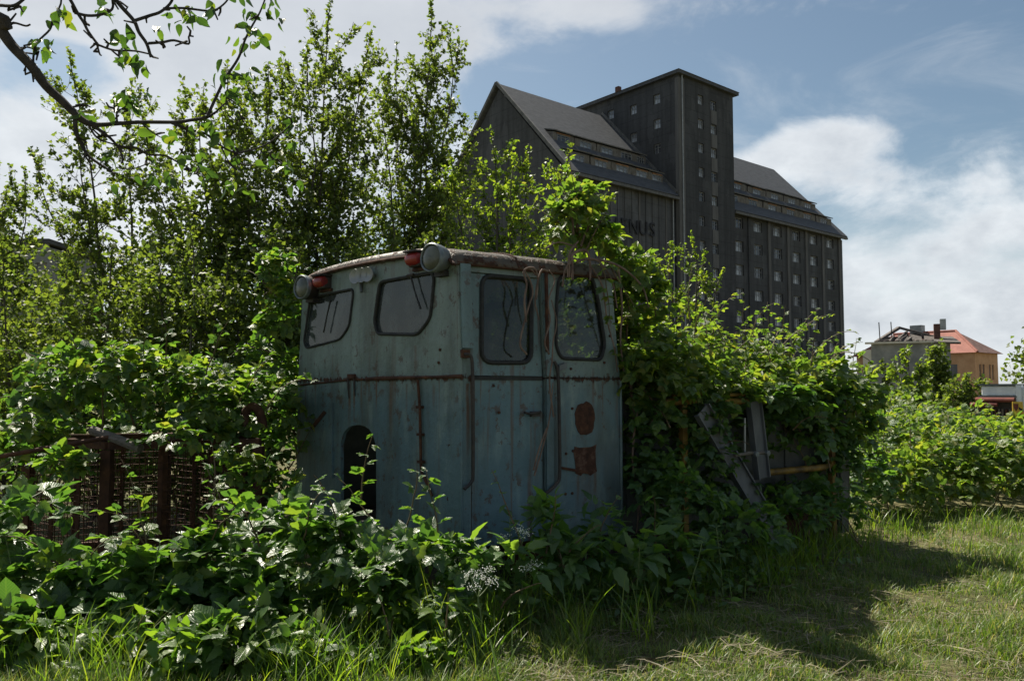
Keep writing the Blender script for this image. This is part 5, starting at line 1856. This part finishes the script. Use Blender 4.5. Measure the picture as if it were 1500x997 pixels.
    canes = [(at(px, py, D), (dx, -.1, 1), L, .5) for px, py, D, dx, L in ((560, 800, 4.9, -.1, .5), (590, 790, 4.9, .2, .5), (640, 800, 5.0, .1, .5), (500, 790, 4.9, -.2, .45), (528, 740, 5.4, .1, .5))]
    bramble('bramble_patch', 'tangled brambles growing up around the arched hole in the cab front', 'brambles', bl, .135, 230, 113, ('leaf_bramble', 'leaf_bramble'), canes, stems=8, drop=inside_cab, up=1.2)
    # 7b low mixed weeds at the very front
    bl = [px_blob(px, py, D, rx, .16, rz, n) for px, py, D, rx, rz, n in ((20, 920, 4.35, .22, .16, 130), (110, 945, 4.2, .25, .13, 140), (260, 960, 4.1, .25, .12, 140), (390, 915, 4.4, .25, .15, 140), (480, 960, 4.1, .22, .1, 110), (50, 955, 4.2, .28, .10, 130), (190, 930, 4.3, .30, .13, 150), (330, 950, 4.15, .28, .10, 130), (430, 945, 4.2, .2, .12, 100), (560, 900, 4.45, .24, .16, 140), (650, 915, 4.4, .2, .16, 120), (120, 985, 4.0, .3, .07, 100), (590, 960, 4.15, .25, .09, 110))]
    bramble('weed_patch', 'low bright mixed weeds in the grass at the bottom edge of the lawn', 'weeds', bl, .085, 290, 131, ('leaf_weed_bright', 'leaf_weed_bright'), [(at(px, py, 4.2), (dx, -.1, 1), .22, .5) for px, py, dx in ((60, 960, -.3), (200, 940, .2), (330, 960, -.2), (440, 950, .3), (570, 930, -.2), (650, 930, .3))], stems=14, leaf_kind='weed', mass=WEED, up=1.0)
    # 8 under the door
    bl = [px_blob(740, 830, 4.85, .3, .22, .2, 130), px_blob(830, 820, 5.2, .3, .22, .22, 150), px_blob(910, 830, 5.4, .32, .25, .24, 170), px_blob(990, 820, 5.7, .34, .25, .28, 190), px_blob(800, 780, 5.15, .16, .12, .2, 70), px_blob(880, 780, 5.6, .16, .12, .2, 60)]
    canes = [(at(px, py, D), (dx, -.1, 1), L, .4) for px, py, D, dx, L in ((765, 800, 5.0, -.25, .5), (800, 810, 5.1, .1, .4), (875, 810, 5.4, 0, .45), (960, 800, 5.6, .1, .5))]
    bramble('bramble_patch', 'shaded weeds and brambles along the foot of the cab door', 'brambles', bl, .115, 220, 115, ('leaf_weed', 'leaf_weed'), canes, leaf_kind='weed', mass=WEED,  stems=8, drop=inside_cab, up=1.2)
    # 9 below the hood
    bl = [px_blob(1000, 750, 6.1, .3, .25, .28, 190), px_blob(1090, 800, 6.1, .34, .3, .22, 200), px_blob(960, 720, 6.2, .22, .2, .35, 140), px_blob(1160, 760, 6.9, .35, .3, .25, 180), px_blob(1230, 755, 7.4, .35, .3, .25, 180)]
    bramble('bramble_patch', 'shaded bramble clump at the foot of the leaning grey beams', 'brambles', bl, .115, 190, 117, ('leaf_weed', 'leaf_weed'), (), stems=8, up=1.2)
    # 10 thicket on the right: sunlit sea of leaves
    bl = []
    for (px, D, h, rx, ry, n) in ((1290, 9.6, .75, .55, .5, 520), (1370, 9.9, .80, .6, .5, 560), (1455, 10.0, .80, .6, .5, 560), (1530, 10.0, .8, .6, .5, 300), (1310, 11.2, 1.10, .7, .7, 520), (1400, 11.6, 1.05, .75, .7, 520), (1490, 11.4, 1.0, .8, .7, 520),
                                 (1290, 13, 1.25, .9, .9, 380), (1380, 13.6, 1.1, 1.0, .9, 380), (1470, 13.4, 1.0, 1.0, .9, 380), (1570, 12.5, 1.0, 1.2, 1.0, 250)):
        bl.append((gx(px, D), D, h * .45, rx, ry, h * .6, n))
    bramble('bramble_thicket', 'wide sunlit bramble thicket beyond the lawn, below the ochre house', 'brambles', bl, .15, 280, 119, ('leaf_sun', 'leaf_sun'), [((gx(px, D), D, .7), (rng.normal() * .3, -.1, 1), .6, .5) for px, D in ((1290, 10), (1330, 10.4), (1368, 10), (1420, 10.6), (1460, 10.2), (1490, 10.5), (1350, 12), (1440, 12))], stems=20)
    # far edge strip of nettles left of it, closing the gap behind the hood end
    bl = [(gx(1265, 9.2), 9.2, .35, .35, .4, .45, 300), (gx(1255, 10.5), 10.5, .6, .6, .6, .8, 300)]
    bramble('nettle_clump', 'leafy clump at the end of the hood beside the lawn corner', 'weeds', bl, .12, 110, 121, ('leaf_weed', 'leaf_weed'), (), stems=6)
    # scrub further back right, before the roofless house
    bl = [(gx(px, D), D, h * .45, 1.6, 1.0, h * .6, 420) for px, D, h in ((1250, 17, 1.5), (1320, 18, 1.15), (1400, 17.5, .95), (1480, 17, .85), (1560, 17, .9))]
    bramble('bramble_thicket', 'far band of brambles in front of the yard wall and trailer', 'brambles', bl, .2, 90, 123, ('leaf_sun', 'leaf_sun'), (), stems=6)


build_brambles()


def build_dead_vines():
    rng = np.random.default_rng(9)
    r = empty('dry_vines', tuple(at(868, 380, 6.1) * (1, 1, 0)), 0, 'leafless reddish vine stems trailing down the cab door and roof edge', 'vines')
    o = np.array(r.location)
    on = lambda pts, off: [LO.world(LO.on(x, y, (0, -off, 0), (0, 1, 0))) - o for x, y in pts]
    sets = [([(835, 385), (838, 372), (850, 366), (862, 372), (865, 392), (864, 412)], .05, .012), ([(834, 405), (833, 385), (836, 368), (848, 352)], .05, .010), ([(838, 408), (839, 380), (842, 360)], .045, .008),
            ([(772, 520), (762, 500), (775, 450), (782, 430), (776, 410), (770, 398), (778, 393), (786, 402)], .06, .006), ([(808, 610), (806, 560), (808, 530), (812, 500), (815, 470), (808, 440)], .06, .006),
            ([(784, 697), (795, 655), (804, 620), (808, 590), (809, 560)], .05, .006), ([(868, 390), (880, 420), (890, 470), (898, 510), (905, 545)], .05, .006), ([(800, 395), (790, 400), (786, 440), (790, 470)], .05, .007),
            ([(925, 560), (930, 620), (927, 680), (935, 740), (932, 780)], .0, .009), ([(935, 600), (925, 650), (930, 700), (940, 760)], .02, .007), ([(862, 378), (890, 385), (915, 395), (940, 420), (950, 450)], .03, .009), ([(845, 362), (820, 355), (800, 362), (790, 362)], .02, .006), ([(840, 360), (842, 335), (838, 318), (828, 300)], -.1, .010), ([(850, 362), (858, 340), (868, 325)], -.1, .009)]
    sets += [([(772, 470), (768, 440), (772, 415), (768, 398), (776, 390), (784, 396), (788, 415), (786, 440)], .07, .007), ([(803, 520), (800, 500), (808, 470), (805, 440), (812, 410), (806, 396)], .07, .006), ([(845, 385), (858, 378), (878, 384), (895, 410), (905, 450)], .05, .008), ([(826, 420), (829, 395), (838, 380), (846, 384)], .06, .007), ([(905, 395), (912, 450), (910, 500), (916, 560)], .03, .008), ([(782, 690), (790, 660), (800, 625)], .06, .007)]
    for pts, off, rad in sets:
        p = np.array(on(pts, off))
        p += rng.normal(size=p.shape) * .006
        c = spline(p, 4)
        MB().tube(c, np.linspace(rad, rad * .55, len(c)) * 1.25, 6).build('vine_stem', M['vine'], r, smooth=True)


build_dead_vines()


# ------------------------------------------------------------------ grass, hay, herbs
def blades(P, H, Wd, rng, lean=.5, seg=3, az_=None):
    """bent grass blades: P (N,3), height, width"""
    n = len(P)
    a = rng.uniform(0, 2 * math.pi, n) if az_ is None else az_
    dirv = np.stack([np.cos(a), np.sin(a), np.zeros(n)], -1)
    side = np.stack([-np.sin(a + rng.normal(size=n) * .5), np.cos(a), np.zeros(n)], -1)
    bend = lean * rng.uniform(.25, 1.3, n)
    V = []
    for k in range(seg):
        f = k / seg
        c = P + dirv * (H * bend * f ** 1.8)[:, None] + np.array([0, 0, 1.0]) * (H * f * (1 - .25 * bend * f))[:, None]
        w_ = (Wd * (1 - f ** 1.5 * .8) * .5)[:, None]
        V += [c - side * w_, c + side * w_]
    V.append(P + dirv * (H * bend)[:, None] + np.array([0, 0, 1.0]) * (H * (1 - .25 * bend))[:, None])
    V = np.stack(V, 1)
    m = V.shape[1]
    T = []
    for k in range(seg - 1):
        T += [(2 * k, 2 * k + 1, 2 * k + 3), (2 * k, 2 * k + 3, 2 * k + 2)]
    T.append((2 * seg - 2, 2 * seg - 1, 2 * seg))
    F = np.array(T)[None] + (np.arange(n) * m)[:, None, None]
    return V.reshape(-1, 3), F.reshape(-1, 3)


def px_of(P):
    return P[:, 0] / P[:, 1] * FPX + CXP, 572 + (CAMH - P[:, 2]) / P[:, 1] * FPX


def build_grass():
    rng = np.random.default_rng(21)
    # lawn: density falls with distance
    n = 260000
    y = 3.7 * np.exp(rng.random(n) * math.log(12.5 / 3.7))
    x = (rng.random(n) * 2150 - 120 - CXP) / FPX * y
    P = np.stack([x, y, ground_z(x, y) - .004], -1)
    q = (P - LO.o) @ LO.R
    onlawn = ~((q[:, 1] > .1) & (q[:, 0] > -.6) & (q[:, 0] < 5.2))
    px, py = px_of(P)
    patch = noise3(P, 2.3, 3) + .5 * noise3(P, 6.1, 5)
    shaggy = np.clip((900 - px) / 500, 0, 1) * np.clip(1.35 - .0 * py, 0, 1)
    keep = onlawn & (patch + .5 * rng.normal(size=n) > -.75) & ~((px < 620) & (py < 800)) & ~((py < 745) & (px > 1250))
    P, patch, shaggy, px, py = P[keep], patch[keep], shaggy[keep], px[keep], py[keep]
    clump = np.clip(noise3(P, 5.2, 31) + .6 * noise3(P, 1.3, 12) - .25, 0, 1)
    H = (.045 + .04 * np.clip(patch + .3, 0, 1) + .06 * shaggy + .10 * clump) * rng.uniform(.5, 1.5, len(P))
    Wd = .0045 * rng.uniform(.7, 1.5, len(P)) * (1 + .05 * P[:, 1])
    V, F = blades(P, H, Wd, rng, .75, 3)
    tag(link('grass', np_mesh('grass', V, F), M['grass']), kind='stuff')
    # mown hay lying about: long thin strips near the ground
    n = 26000
    y = 3.75 * np.exp(rng.random(n) * math.log(9.5 / 3.75))
    x = (rng.random(n) * 1600 - 50 - CXP) / FPX * y
    P = np.stack([x, y, ground_z(x, y)], -1)
    px, py = px_of(P)
    zone = np.exp(-((px - 950) / 330) ** 2 - ((py - 905) / 70) ** 2) + .8 * np.exp(-((px - 1220) / 200) ** 2 - ((py - 805) / 45) ** 2) + .55 * np.exp(-((px - 600) / 300) ** 2 - ((py - 985) / 35) ** 2) + .45 * np.exp(-((px - 1400) / 130) ** 2 - ((py - 960) / 40) ** 2) + .12
    k = (rng.random(n) < zone * (1 + noise3(P, 3.0, 8))) & ~((py < 760) & (px > 1200))
    P = P[k]
    n = len(P)
    P[:, 2] += rng.uniform(.004, .05, n)
    L = rng.uniform(.06, .24, n)
    a = rng.normal(size=n) * .8 + np.where(rng.random(n) < .5, 0, math.pi)
    d = np.stack([np.cos(a), np.sin(a), rng.normal(size=n) * .12], -1)
    s = np.stack([-np.sin(a), np.cos(a), rng.normal(size=n) * .4], -1)
    w_ = (rng.uniform(.0014, .003, n))[:, None]
    mid = P + d * (L * .5)[:, None] + np.stack([rng.normal(size=n) * .012, rng.normal(size=n) * .012, rng.uniform(-.005, .02, n)], -1)
    end = P + d * L[:, None] + np.stack([rng.normal(size=n) * .025, rng.normal(size=n) * .025, -.01 * rng.random(n)], -1)
    V = np.stack([P - s * w_, P + s * w_, mid - s * w_, mid + s * w_, end], 1)
    F = np.array([(0, 1, 3), (0, 3, 2), (2, 3, 4)])[None] + (np.arange(n) * 5)[:, None, None]
    tag(link('hay', np_mesh('hay', V.reshape(-1, 3), F.reshape(-1, 3)), M['hay']), kind='stuff')
    # taller grass along the weed edge and under the hood
    n = 30000
    y = rng.uniform(4.0, 8.6, n)
    x = (rng.random(n) * 1500 - CXP) / FPX * y
    P = np.stack([x, y, ground_z(x, y)], -1)
    px, py = px_of(P)
    edge = np.interp(px, [0, 250, 480, 640, 760, 900, 1050, 1150, 1280, 1400], [955, 940, 930, 915, 880, 875, 850, 820, 770, 750])
    zone = np.exp(-((py - edge + 8) / np.where(px < 700, 52, 34)) ** 2)
    zone = np.maximum(zone, .8 * np.exp(-((px - 1170) / 90) ** 2 - ((py - 790) / 45) ** 2))
    k = rng.random(n) < zone * (.62 + .6 * noise3(P, 4.0, 4))
    P = P[k]
    H = rng.uniform(.10, .34, len(P)) * np.interp(P[:, 1], [4, 8], [1, 1.1])
    V, F = blades(P, H, .007 * rng.uniform(.6, 1.4, len(P)), rng, .55, 4)
    n = 11000
    y = rng.uniform(3.7, 5.3, n)
    x = (rng.random(n) * 900 - 60 - CXP) / FPX * y
    Q = np.stack([x, y, ground_z(x, y)], -1)
    px, py = px_of(Q)
    k = rng.random(n) < np.clip((760 - px) / 120, 0, 1) * np.interp(px, [0, 350, 480], [.5, .6, 1]) * (.22 + .95 * noise3(Q, 3.3, 9)) * np.clip((py - 850) / 60, 0, 1)
    Q = Q[k]
    V2, F2 = blades(Q, rng.uniform(.07, .34, len(Q)) * (1 + .4 * noise3(Q, 3.3, 9)), .0065 * rng.uniform(.5, 1.5, len(Q)), rng, .7, 4)
    V, F = np.concatenate([V, V2]), np.concatenate([F, F2 + len(V)])
    tag(link('edge_grass', np_mesh('edge_grass', V, F), M['tall_grass']), kind='stuff')


build_grass()


def build_ground_cover():
    rng = np.random.default_rng(64)
    n = 16000
    y = rng.uniform(3.9, 6.6, n)
    x = (rng.random(n) * 1300 - 50 - CXP) / FPX * y
    P = np.stack([x, y, ground_z(x, y)], -1)
    px, py = px_of(P)
    zone = np.where(px < 700, np.clip((1010 - py) / 60, 0, 1), np.exp(-((py - np.interp(px, [700, 1050, 1200], [890, 850, 810])) / 34) ** 2))
    k = rng.random(n) < zone * (.5 + .7 * noise3(P, 3.4, 14))
    P = P[k]
    n = len(P)
    P[:, 2] += rng.random(n) ** 1.5 * np.interp(P[:, 1], [4, 5], [.10, .2])
    D = nrm(rng.normal(size=(n, 3)) * (1, 1, .35))
    N = nrm(np.array([0, 0, 1.0]) + rng.normal(size=(n, 3)) * .45)
    V, F, U = scatter(WEED, P, basis(D, N), rng.uniform(.025, .075, n), rng)
    tag(link('ground_cover', np_mesh('ground_cover', V, F, U), M['leaf_weed']), kind='stuff')
    # brown leaf litter on a bare patch
    n = 900
    c = at(450, 905, CAMH * FPX / (905 - 572))
    P = np.stack([c[0] + rng.normal(size=n) * .35, c[1] + rng.normal(size=n) * .16, np.zeros(n)], -1)
    P[:, 2] = ground_z(P[:, 0], P[:, 1]) + rng.uniform(.005, .03, n)
    V, F, U = scatter(SMALL, P, basis(nrm(rng.normal(size=(n, 3)) * (1, 1, .3)), nrm(rng.normal(size=(n, 3)) * .5 + (0, 0, 1))), rng.uniform(.025, .06, n), rng)
    tag(link('leaf_litter', np_mesh('leaf_litter', V, F, U), M['litter']), kind='stuff')


build_ground_cover()


def build_herbs():
    rng = np.random.default_rng(33)
    # tufts of tall grass, each one a thing
    spots = [(505, 815, 4.9, 24, .55, 'tall bright grass tuft in front of the arched hole'), (632, 930, 4.45, 34, .50, 'thick tuft of long sunlit grass left of the white blossoms'), (470, 930, 4.35, 26, .38, 'sunlit grass tuft between the bramble patches'),
             (740, 880, 4.7, 24, .40, 'dark green grass tuft under the cab door'), (840, 900, 4.65, 26, .42, 'tall shaded grass tuft right of the white blossoms'), (930, 905, 4.8, 22, .34, 'shaded grass tuft before the door side brambles'),
             (310, 960, 4.15, 24, .34, 'sunlit grass tuft at the bottom edge below the mesh crate'), (150, 965, 4.1, 24, .34, 'sunlit grass tuft in the lower corner beside large bramble leaves'), (60, 930, 4.2, 18, .36, 'slender grass tuft by the leftmost bramble leaves'),
             (700, 950, 4.3, 22, .32, 'bent grass tuft where the mown hay begins'), (1130, 800, 6.0, 34, .45, 'feathery grass tuft below the yellow lower rail'), (1195, 790, 6.6, 34, .42, 'grass tuft at the foot of the yellow post')]
    for (px, py, D, n, h, lab) in spots:
        b = at(px, 572 + CAMH / D * FPX, D)
        r = empty('grass_tuft', (b[0], b[1], 0), 0, lab, 'grass tuft', 'tall grass tufts at the edge of the weeds')
        P = np.stack([rng.normal(size=n) * .07, rng.normal(size=n) * .07, np.zeros(n)], -1)
        V, F = blades(P, h * rng.uniform(.55, 1.25, n), .010 * rng.uniform(.6, 1.3, n), rng, .6, 6)
        per = len(F) // n
        vp = len(V) // n
        for i in range(n):
            me = np_mesh('blade', V[i * vp:(i + 1) * vp], F[:per])
            link('blade', me, M['tall_grass'], r)
    # white flowering herbs
    for (px, py, D, heads, lab) in ((700, 845, 4.4, [(-12, -6), (6, 0), (-4, 14), (16, -12), (20, 6)], 'sunlit white flowering herb in front of the cab door'), (760, 775, 5.0, [(0, 0), (-22, 12), (10, 6)], 'white flowering herb at the foot of the door'),
                                    (770, 832, 4.8, [(0, 0), (12, -4)], 'small pale flowering herb right of the sunlit blossoms'), (682, 808, 4.9, [(0, 0), (-10, 8)], 'faint white flowering herb behind the sunlit blossoms'),
                                    (318, 920, 4.25, [(0, 0), (10, 12), (-8, 14)], 'pale green flowering herb below the mesh crate')):
        b = at(px, 572 + CAMH / D * FPX, D)
        r = empty('flowering_herb', (b[0], b[1], 0), 0, lab, 'herb', 'white flowering herbs')
        o = np.array([b[0], b[1], 0])
        t = Tubes()
        fork = (at(px, py + 30, D) - o)
        t.add(spline([np.zeros(3), fork * (.5, .5, .55) + (.02, 0, 0), fork], 4), .0045, 5)
        for dx, dy in heads:
            c = at(px + dx, py + dy, D + rng.normal() * .03) - o
            t.add(spline([fork, (fork + c) / 2 + (0, 0, -.005), c], 3), .003, 4)
            k = 46
            u = rng.normal(size=(k, 3)) * (.024, .024, .012)
            mb = MB()
            for q in u:
                rad = rng.uniform(.0022, .0042)
                cc = c + q
                mb.raw([cc + (rad, 0, 0), cc + (-rad, 0, 0), cc + (0, rad, 0), cc + (0, -rad, 0), cc + (0, 0, rad), cc + (0, 0, -rad)], [(0, 2, 4), (2, 1, 4), (1, 3, 4), (3, 0, 4), (2, 0, 5), (1, 2, 5), (3, 1, 5), (0, 3, 5)])
            mb.build('flower_head', M['flower'], r, kind='stuff')
        t.build('stem', M['stem'], r)
        k = 9
        f = rng.random(k) * .8 + .1
        P = fork[None] * f[:, None] + o
        D_ = nrm(rng.normal(size=(k, 3)) * (1, 1, .3) + (0, 0, .3))
        plant(r, P, D_, nrm(rng.normal(size=(k, 3)) * .3 + (0, 0, 1)), .10 * rng.uniform(.7, 1.3, k), rng, 'weed', 'leaf_weed', WEED, 'leaf_weed', k)
    # upright nettle-like stems
    st = [(765, 812, 5.05, .56, 'single leafy stem standing against the blue door'), (590, 860, 4.75, .50, 'leafy nettle stem below the rusty conduit'), (655, 850, 4.8, .42, 'leafy nettle stem left of the door rail'), (880, 850, 5.3, .42, 'leafy nettle stem below the square rust plate'),
          (575, 330 + 540, 4.7, .36, 'short nettle in front of the brambles by the arched hole'), (335, 900, 4.6, .62, 'tall pale stem with big leaves before the mesh crate'), (205, 880, 4.6, .5, 'leafy stem before the mesh crate corner post'), (40, 900, 4.6, .55, 'leafy stem at the left edge before the mesh crate'),
          (1060, 850, 5.6, .4, 'shaded nettle stem below the diagonal beam'), (1000, 870, 5.3, .36, 'shaded nettle stem right of the cab corner'), (450, 860, 4.6, .45, 'nettle stem left of the arched hole'), (930, 860, 5.2, .36, 'shaded nettle stem under the cab corner')]
    for (px, py, D, h, lab) in st:
        b = at(px, 572 + CAMH / D * FPX, D)
        r = empty('nettle', (b[0], b[1], 0), 0, lab, 'nettle', 'upright nettle stems among the brambles')
        o = np.array([b[0], b[1], 0])
        h0 = hz(py, D) if False else 0.0
        top = at(px, py, D)[2]
        H = max(.3, h + .12)
        C = cane(o, (rng.normal() * .12 - .05, -.05, 1), H, rng, .05, 8, .06)
        t = Tubes()
        t.add(C - o, np.linspace(.006, .003, len(C)), 6)
        t.build('stem', M['stem'], r)
        k = int(H / .055) * 2
        f = np.repeat(np.linspace(.25, 1, k // 2), 2)
        i = np.clip((f * 8).astype(int), 0, 7)
        fr = (f * 8 - i)[:, None]
        P = C[i] * (1 - fr) + C[np.clip(i + 1, 0, 8)] * fr
        a = np.repeat(np.arange(k // 2) * 1.57, 2) + np.tile([0, math.pi], k // 2) + rng.normal(size=len(f)) * .3
        D_ = np.stack([np.cos(a), np.sin(a), np.full(len(f), -.1) + .7 * f], -1)
        S = .115 * (1.1 - .55 * f) * rng.uniform(.8, 1.2, len(f))
        plant(r, P, D_, np.tile((0, 0, 1.0), (len(f), 1)) + rng.normal(size=(len(f), 3)) * .2, S, rng, 'weed', 'leaf_weed', WEED, 'leaf_weed', len(f))
    # dry sticks on the ground
    for (pts, lab) in (([(0, 935), (25, 960), (48, 990)], 'reddish dry stick lying in the lower corner'), ([(400, 885), (440, 900), (470, 918)], 'thin dry cane lying in front of the brambles'), ([(310, 990), (322, 975), (332, 962)], 'pale broken twig in the grass at the bottom edge')):
        Q = [at(x, y, CAMH * FPX / (y - 572)) * (1, 1, 0) + (0, 0, .05) for x, y in pts]
        r = empty('dry_stick', tuple(Q[0]), 0, lab, 'stick')
        MB().tube(spline(np.array(Q) - Q[0], 4), .005, 6).build('stick_shaft', M['vine'], r, smooth=True)


build_herbs()


# ------------------------------------------------------------------ the apple tree whose branch hangs into the picture
def build_apple():
    rng = np.random.default_rng(55)
    r = empty('apple_tree', (-3.3, 2.6, 0), 0, 'old apple tree, its crooked dark branch hanging into the sky', 'tree')
    o = np.array([-3.3, 2.6, 0.0])
    K = 3.3227
    dep = lambda x: 2.75 + .0011 * x / K
    cr = lambda pts, w=.0: [at(x / K, y / K, dep(x) + w) - o for x, y in pts]
    MB().tube(spline([(0, 0, -.1), (.05, .02, 1.0), (-.08, .05, 2.1), (.12, .05, 3.0), (-.05, .2, 4.2)], 5), np.linspace(.17, .08, 21), 12).build('trunk', M['bark'], r, smooth=True)
    main = cr([(-60, 60), (0, 140), (60, 225), (150, 320), (225, 420), (300, 490), (350, 540), (410, 590), (470, 608), (570, 602), (690, 595), (850, 595), (930, 585), (1010, 570), (1050, 545)])
    main = [np.array((.06, .05, 2.85)), np.array((.7, .1, 3.05))] + main
    c = spline(main, 4)
    rad = np.interp(np.arange(len(c)), [0, 8, 24, 36, 42, 60, len(c)], [.038, .020, .016, .012, .008, .006, .003])
    MB().tube(c, rad, 9).build('branch', M['bark_dark'], r, smooth=True)
    subs = [([(1010, 572), (1040, 490), (1090, 390), (1150, 290), (1195, 195), (1235, 120), (1270, 60), (1300, -20)], .008, .004), ([(1045, 548), (1090, 510), (1115, 475)], .005, .003),
            ([(358, 545), (370, 640), (400, 710), (450, 760), (520, 820), (560, 850)], .011, .004), ([(430, 600), (500, 640), (550, 690), (590, 740), (600, 790)], .009, .003),
            ([(580, 712), (650, 720), (720, 740), (800, 770), (860, 790), (930, 820), (970, 855)], .006, .003), ([(850, 595), (930, 630), (1000, 660), (1060, 700), (1130, 735), (1220, 735), (1300, 700), (1370, 650), (1430, 600)], .007, .003),
            ([(430, 605), (470, 670), (540, 700), (640, 720)], .005, .003), ([(310, -60), (340, 0), (370, 60), (400, 110), (430, 160), (465, 215), (490, 225), (560, 245), (650, 250), (730, 265)], .008, .004),
            ([(370, 60), (420, 75), (500, 70), (545, 50), (560, 0), (570, -60)], .007, .005), ([(540, -60), (560, -10), (600, 40), (650, 100), (680, 160), (715, 215), (740, 275)], .011, .007),
            ([(655, 100), (720, 75), (790, 55), (830, 10), (850, -60)], .008, .006), ([(725, 215), (790, 205), (850, 195), (910, 210), (918, 182), (945, 180)], .007, .004), ([(790, 45), (900, 45), (1010, 55), (1060, 45), (1110, 5), (1130, -50)], .006, .004),
            ([(165, 330), (165, 260), (185, 210), (230, 140), (270, 90), (300, 30), (290, -40)], .005, .004), ([(90, 235), (130, 235), (175, 240)], .004, .003), ([(0, 118), (40, 128), (70, 120), (110, 130), (150, 120)], .006, .004), ([(-40, 40), (0, 35), (60, 30), (120, -5), (140, -50)], .008, .006),
            ([(350, 522), (400, 510), (440, 515)], .005, .003), ([(570, 600), (570, 550), (600, 525), (630, 500)], .005, .003), ([(562, 550), (555, 470)], .004, .003), ([(470, 215), (480, 262), (495, 268)], .005, .003),
            ([(640, 140), (625, 190)], .003, .002), ([(860, 790), (880, 720), (910, 690)], .003, .002), ([(1080, 720), (1110, 780), (1140, 820)], .004, .002), ([(1130, 735), (1160, 790), (1240, 795), (1340, 770), (1400, 775)], .004, .002), ([(690, 595), (740, 650), (790, 680)], .004, .002), ([(160, 335), (175, 370), (165, 400)], .004, .002), ([(120, 340), (128, 300)], .004, .002), ([(1110, 560), (1150, 590), (1200, 575)], .003, .002), ([(730, 800), (640, 820), (570, 825)], .003, .002)]
    for pts, r0, r1 in subs:
        c = spline(np.array(cr(pts)) + rng.normal(size=(len(pts), 3)) * .004, 4)
        MB().tube(c, np.linspace(r0 * .8, r1 * .8, len(c)), 7).build('twig', M['bark_dark'], r, smooth=True)
        # spurs
        for k in range(max(1, len(c) // 5)):
            p = c[int(rng.integers(1, len(c)))]
            MB().tube([p, p + nrm(rng.normal(size=3)) * .02, p + nrm(rng.normal(size=3)) * .035], [.005, .0045, .003], 5).build('spur', M['bark_dark'], r, smooth=True)
    cl = [(180, 185, 4), (205, 240, 3), (245, 200, 2), (285, 50, 5), (295, 90, 2), (500, 40, 5), (560, 160, 2), (570, 220, 3), (590, 290, 3), (660, 300, 4), (700, 310, 3), (640, 195, 2), (770, 130, 2), (860, 110, 3), (910, 60, 6), (975, 70, 2), (1020, 110, 1), (1045, 25, 3), (1160, 5, 3), (1210, 60, 4), (1215, 140, 5), (1140, 215, 2), (1250, 200, 3), (1190, 235, 2), (1360, 105, 2), (1310, 160, 1), (1290, 70, 3), (1330, 5, 3), (1075, 320, 1), (1040, 340, 1),
          (1110, 360, 4), (1160, 370, 5), (1210, 350, 3), (1150, 440, 5), (1200, 460, 3), (1085, 445, 2), (930, 535, 1), (610, 470, 4), (650, 500, 4), (700, 440, 2), (590, 440, 2), (535, 525, 2), (430, 550, 3), (480, 515, 1), (555, 470, 1), (720, 850, 2), (830, 850, 2), (640, 830, 1), (570, 910, 2), (1090, 890, 3), (1150, 880, 3), (1195, 930, 3), (1020, 610, 4), (1100, 690, 4), (1060, 650, 3), (950, 610, 3), (1430, 600, 4), (1380, 800, 4), (1450, 880, 3), (740, 770, 2), (880, 760, 3), (960, 800, 3), (680, 660, 2), (760, 640, 2), (850, 650, 2), (1260, 780, 2), (1330, 740, 2), (1150, 780, 2), (970, 745, 2), (1420, 690, 3), (800, 700, 2), (530, 770, 2), (1000, 840, 2), (250, 110, 1), (150, 35, 1), (20, 195, 1), (850, 30, 2), (400, 545, 2)]
    P, D, N, S = [], [], [], []
    for x, y, n in cl:
        n = int(round(n * 1.4))
        for k in range(n):
            P.append(at((x + rng.normal() * 16) / K, (y + rng.normal() * 14) / K, dep(x) + rng.normal() * .05))
            D.append(nrm(np.array([rng.normal() * .6, rng.normal() * .6, -.75 + rng.normal() * .55])))
            N.append(nrm(rng.normal(size=3) + np.array([0, -.6, .3])))
            S.append(rng.uniform(.036, .064))
    plant(r, np.array(P), np.array(D), np.array(N), np.array(S), rng, 'apple', 'leaf_apple', APPLE, 'leaf_apple', 300)


build_apple()
print('tree leaves', NTREE, 'objects', len(bpy.data.objects))
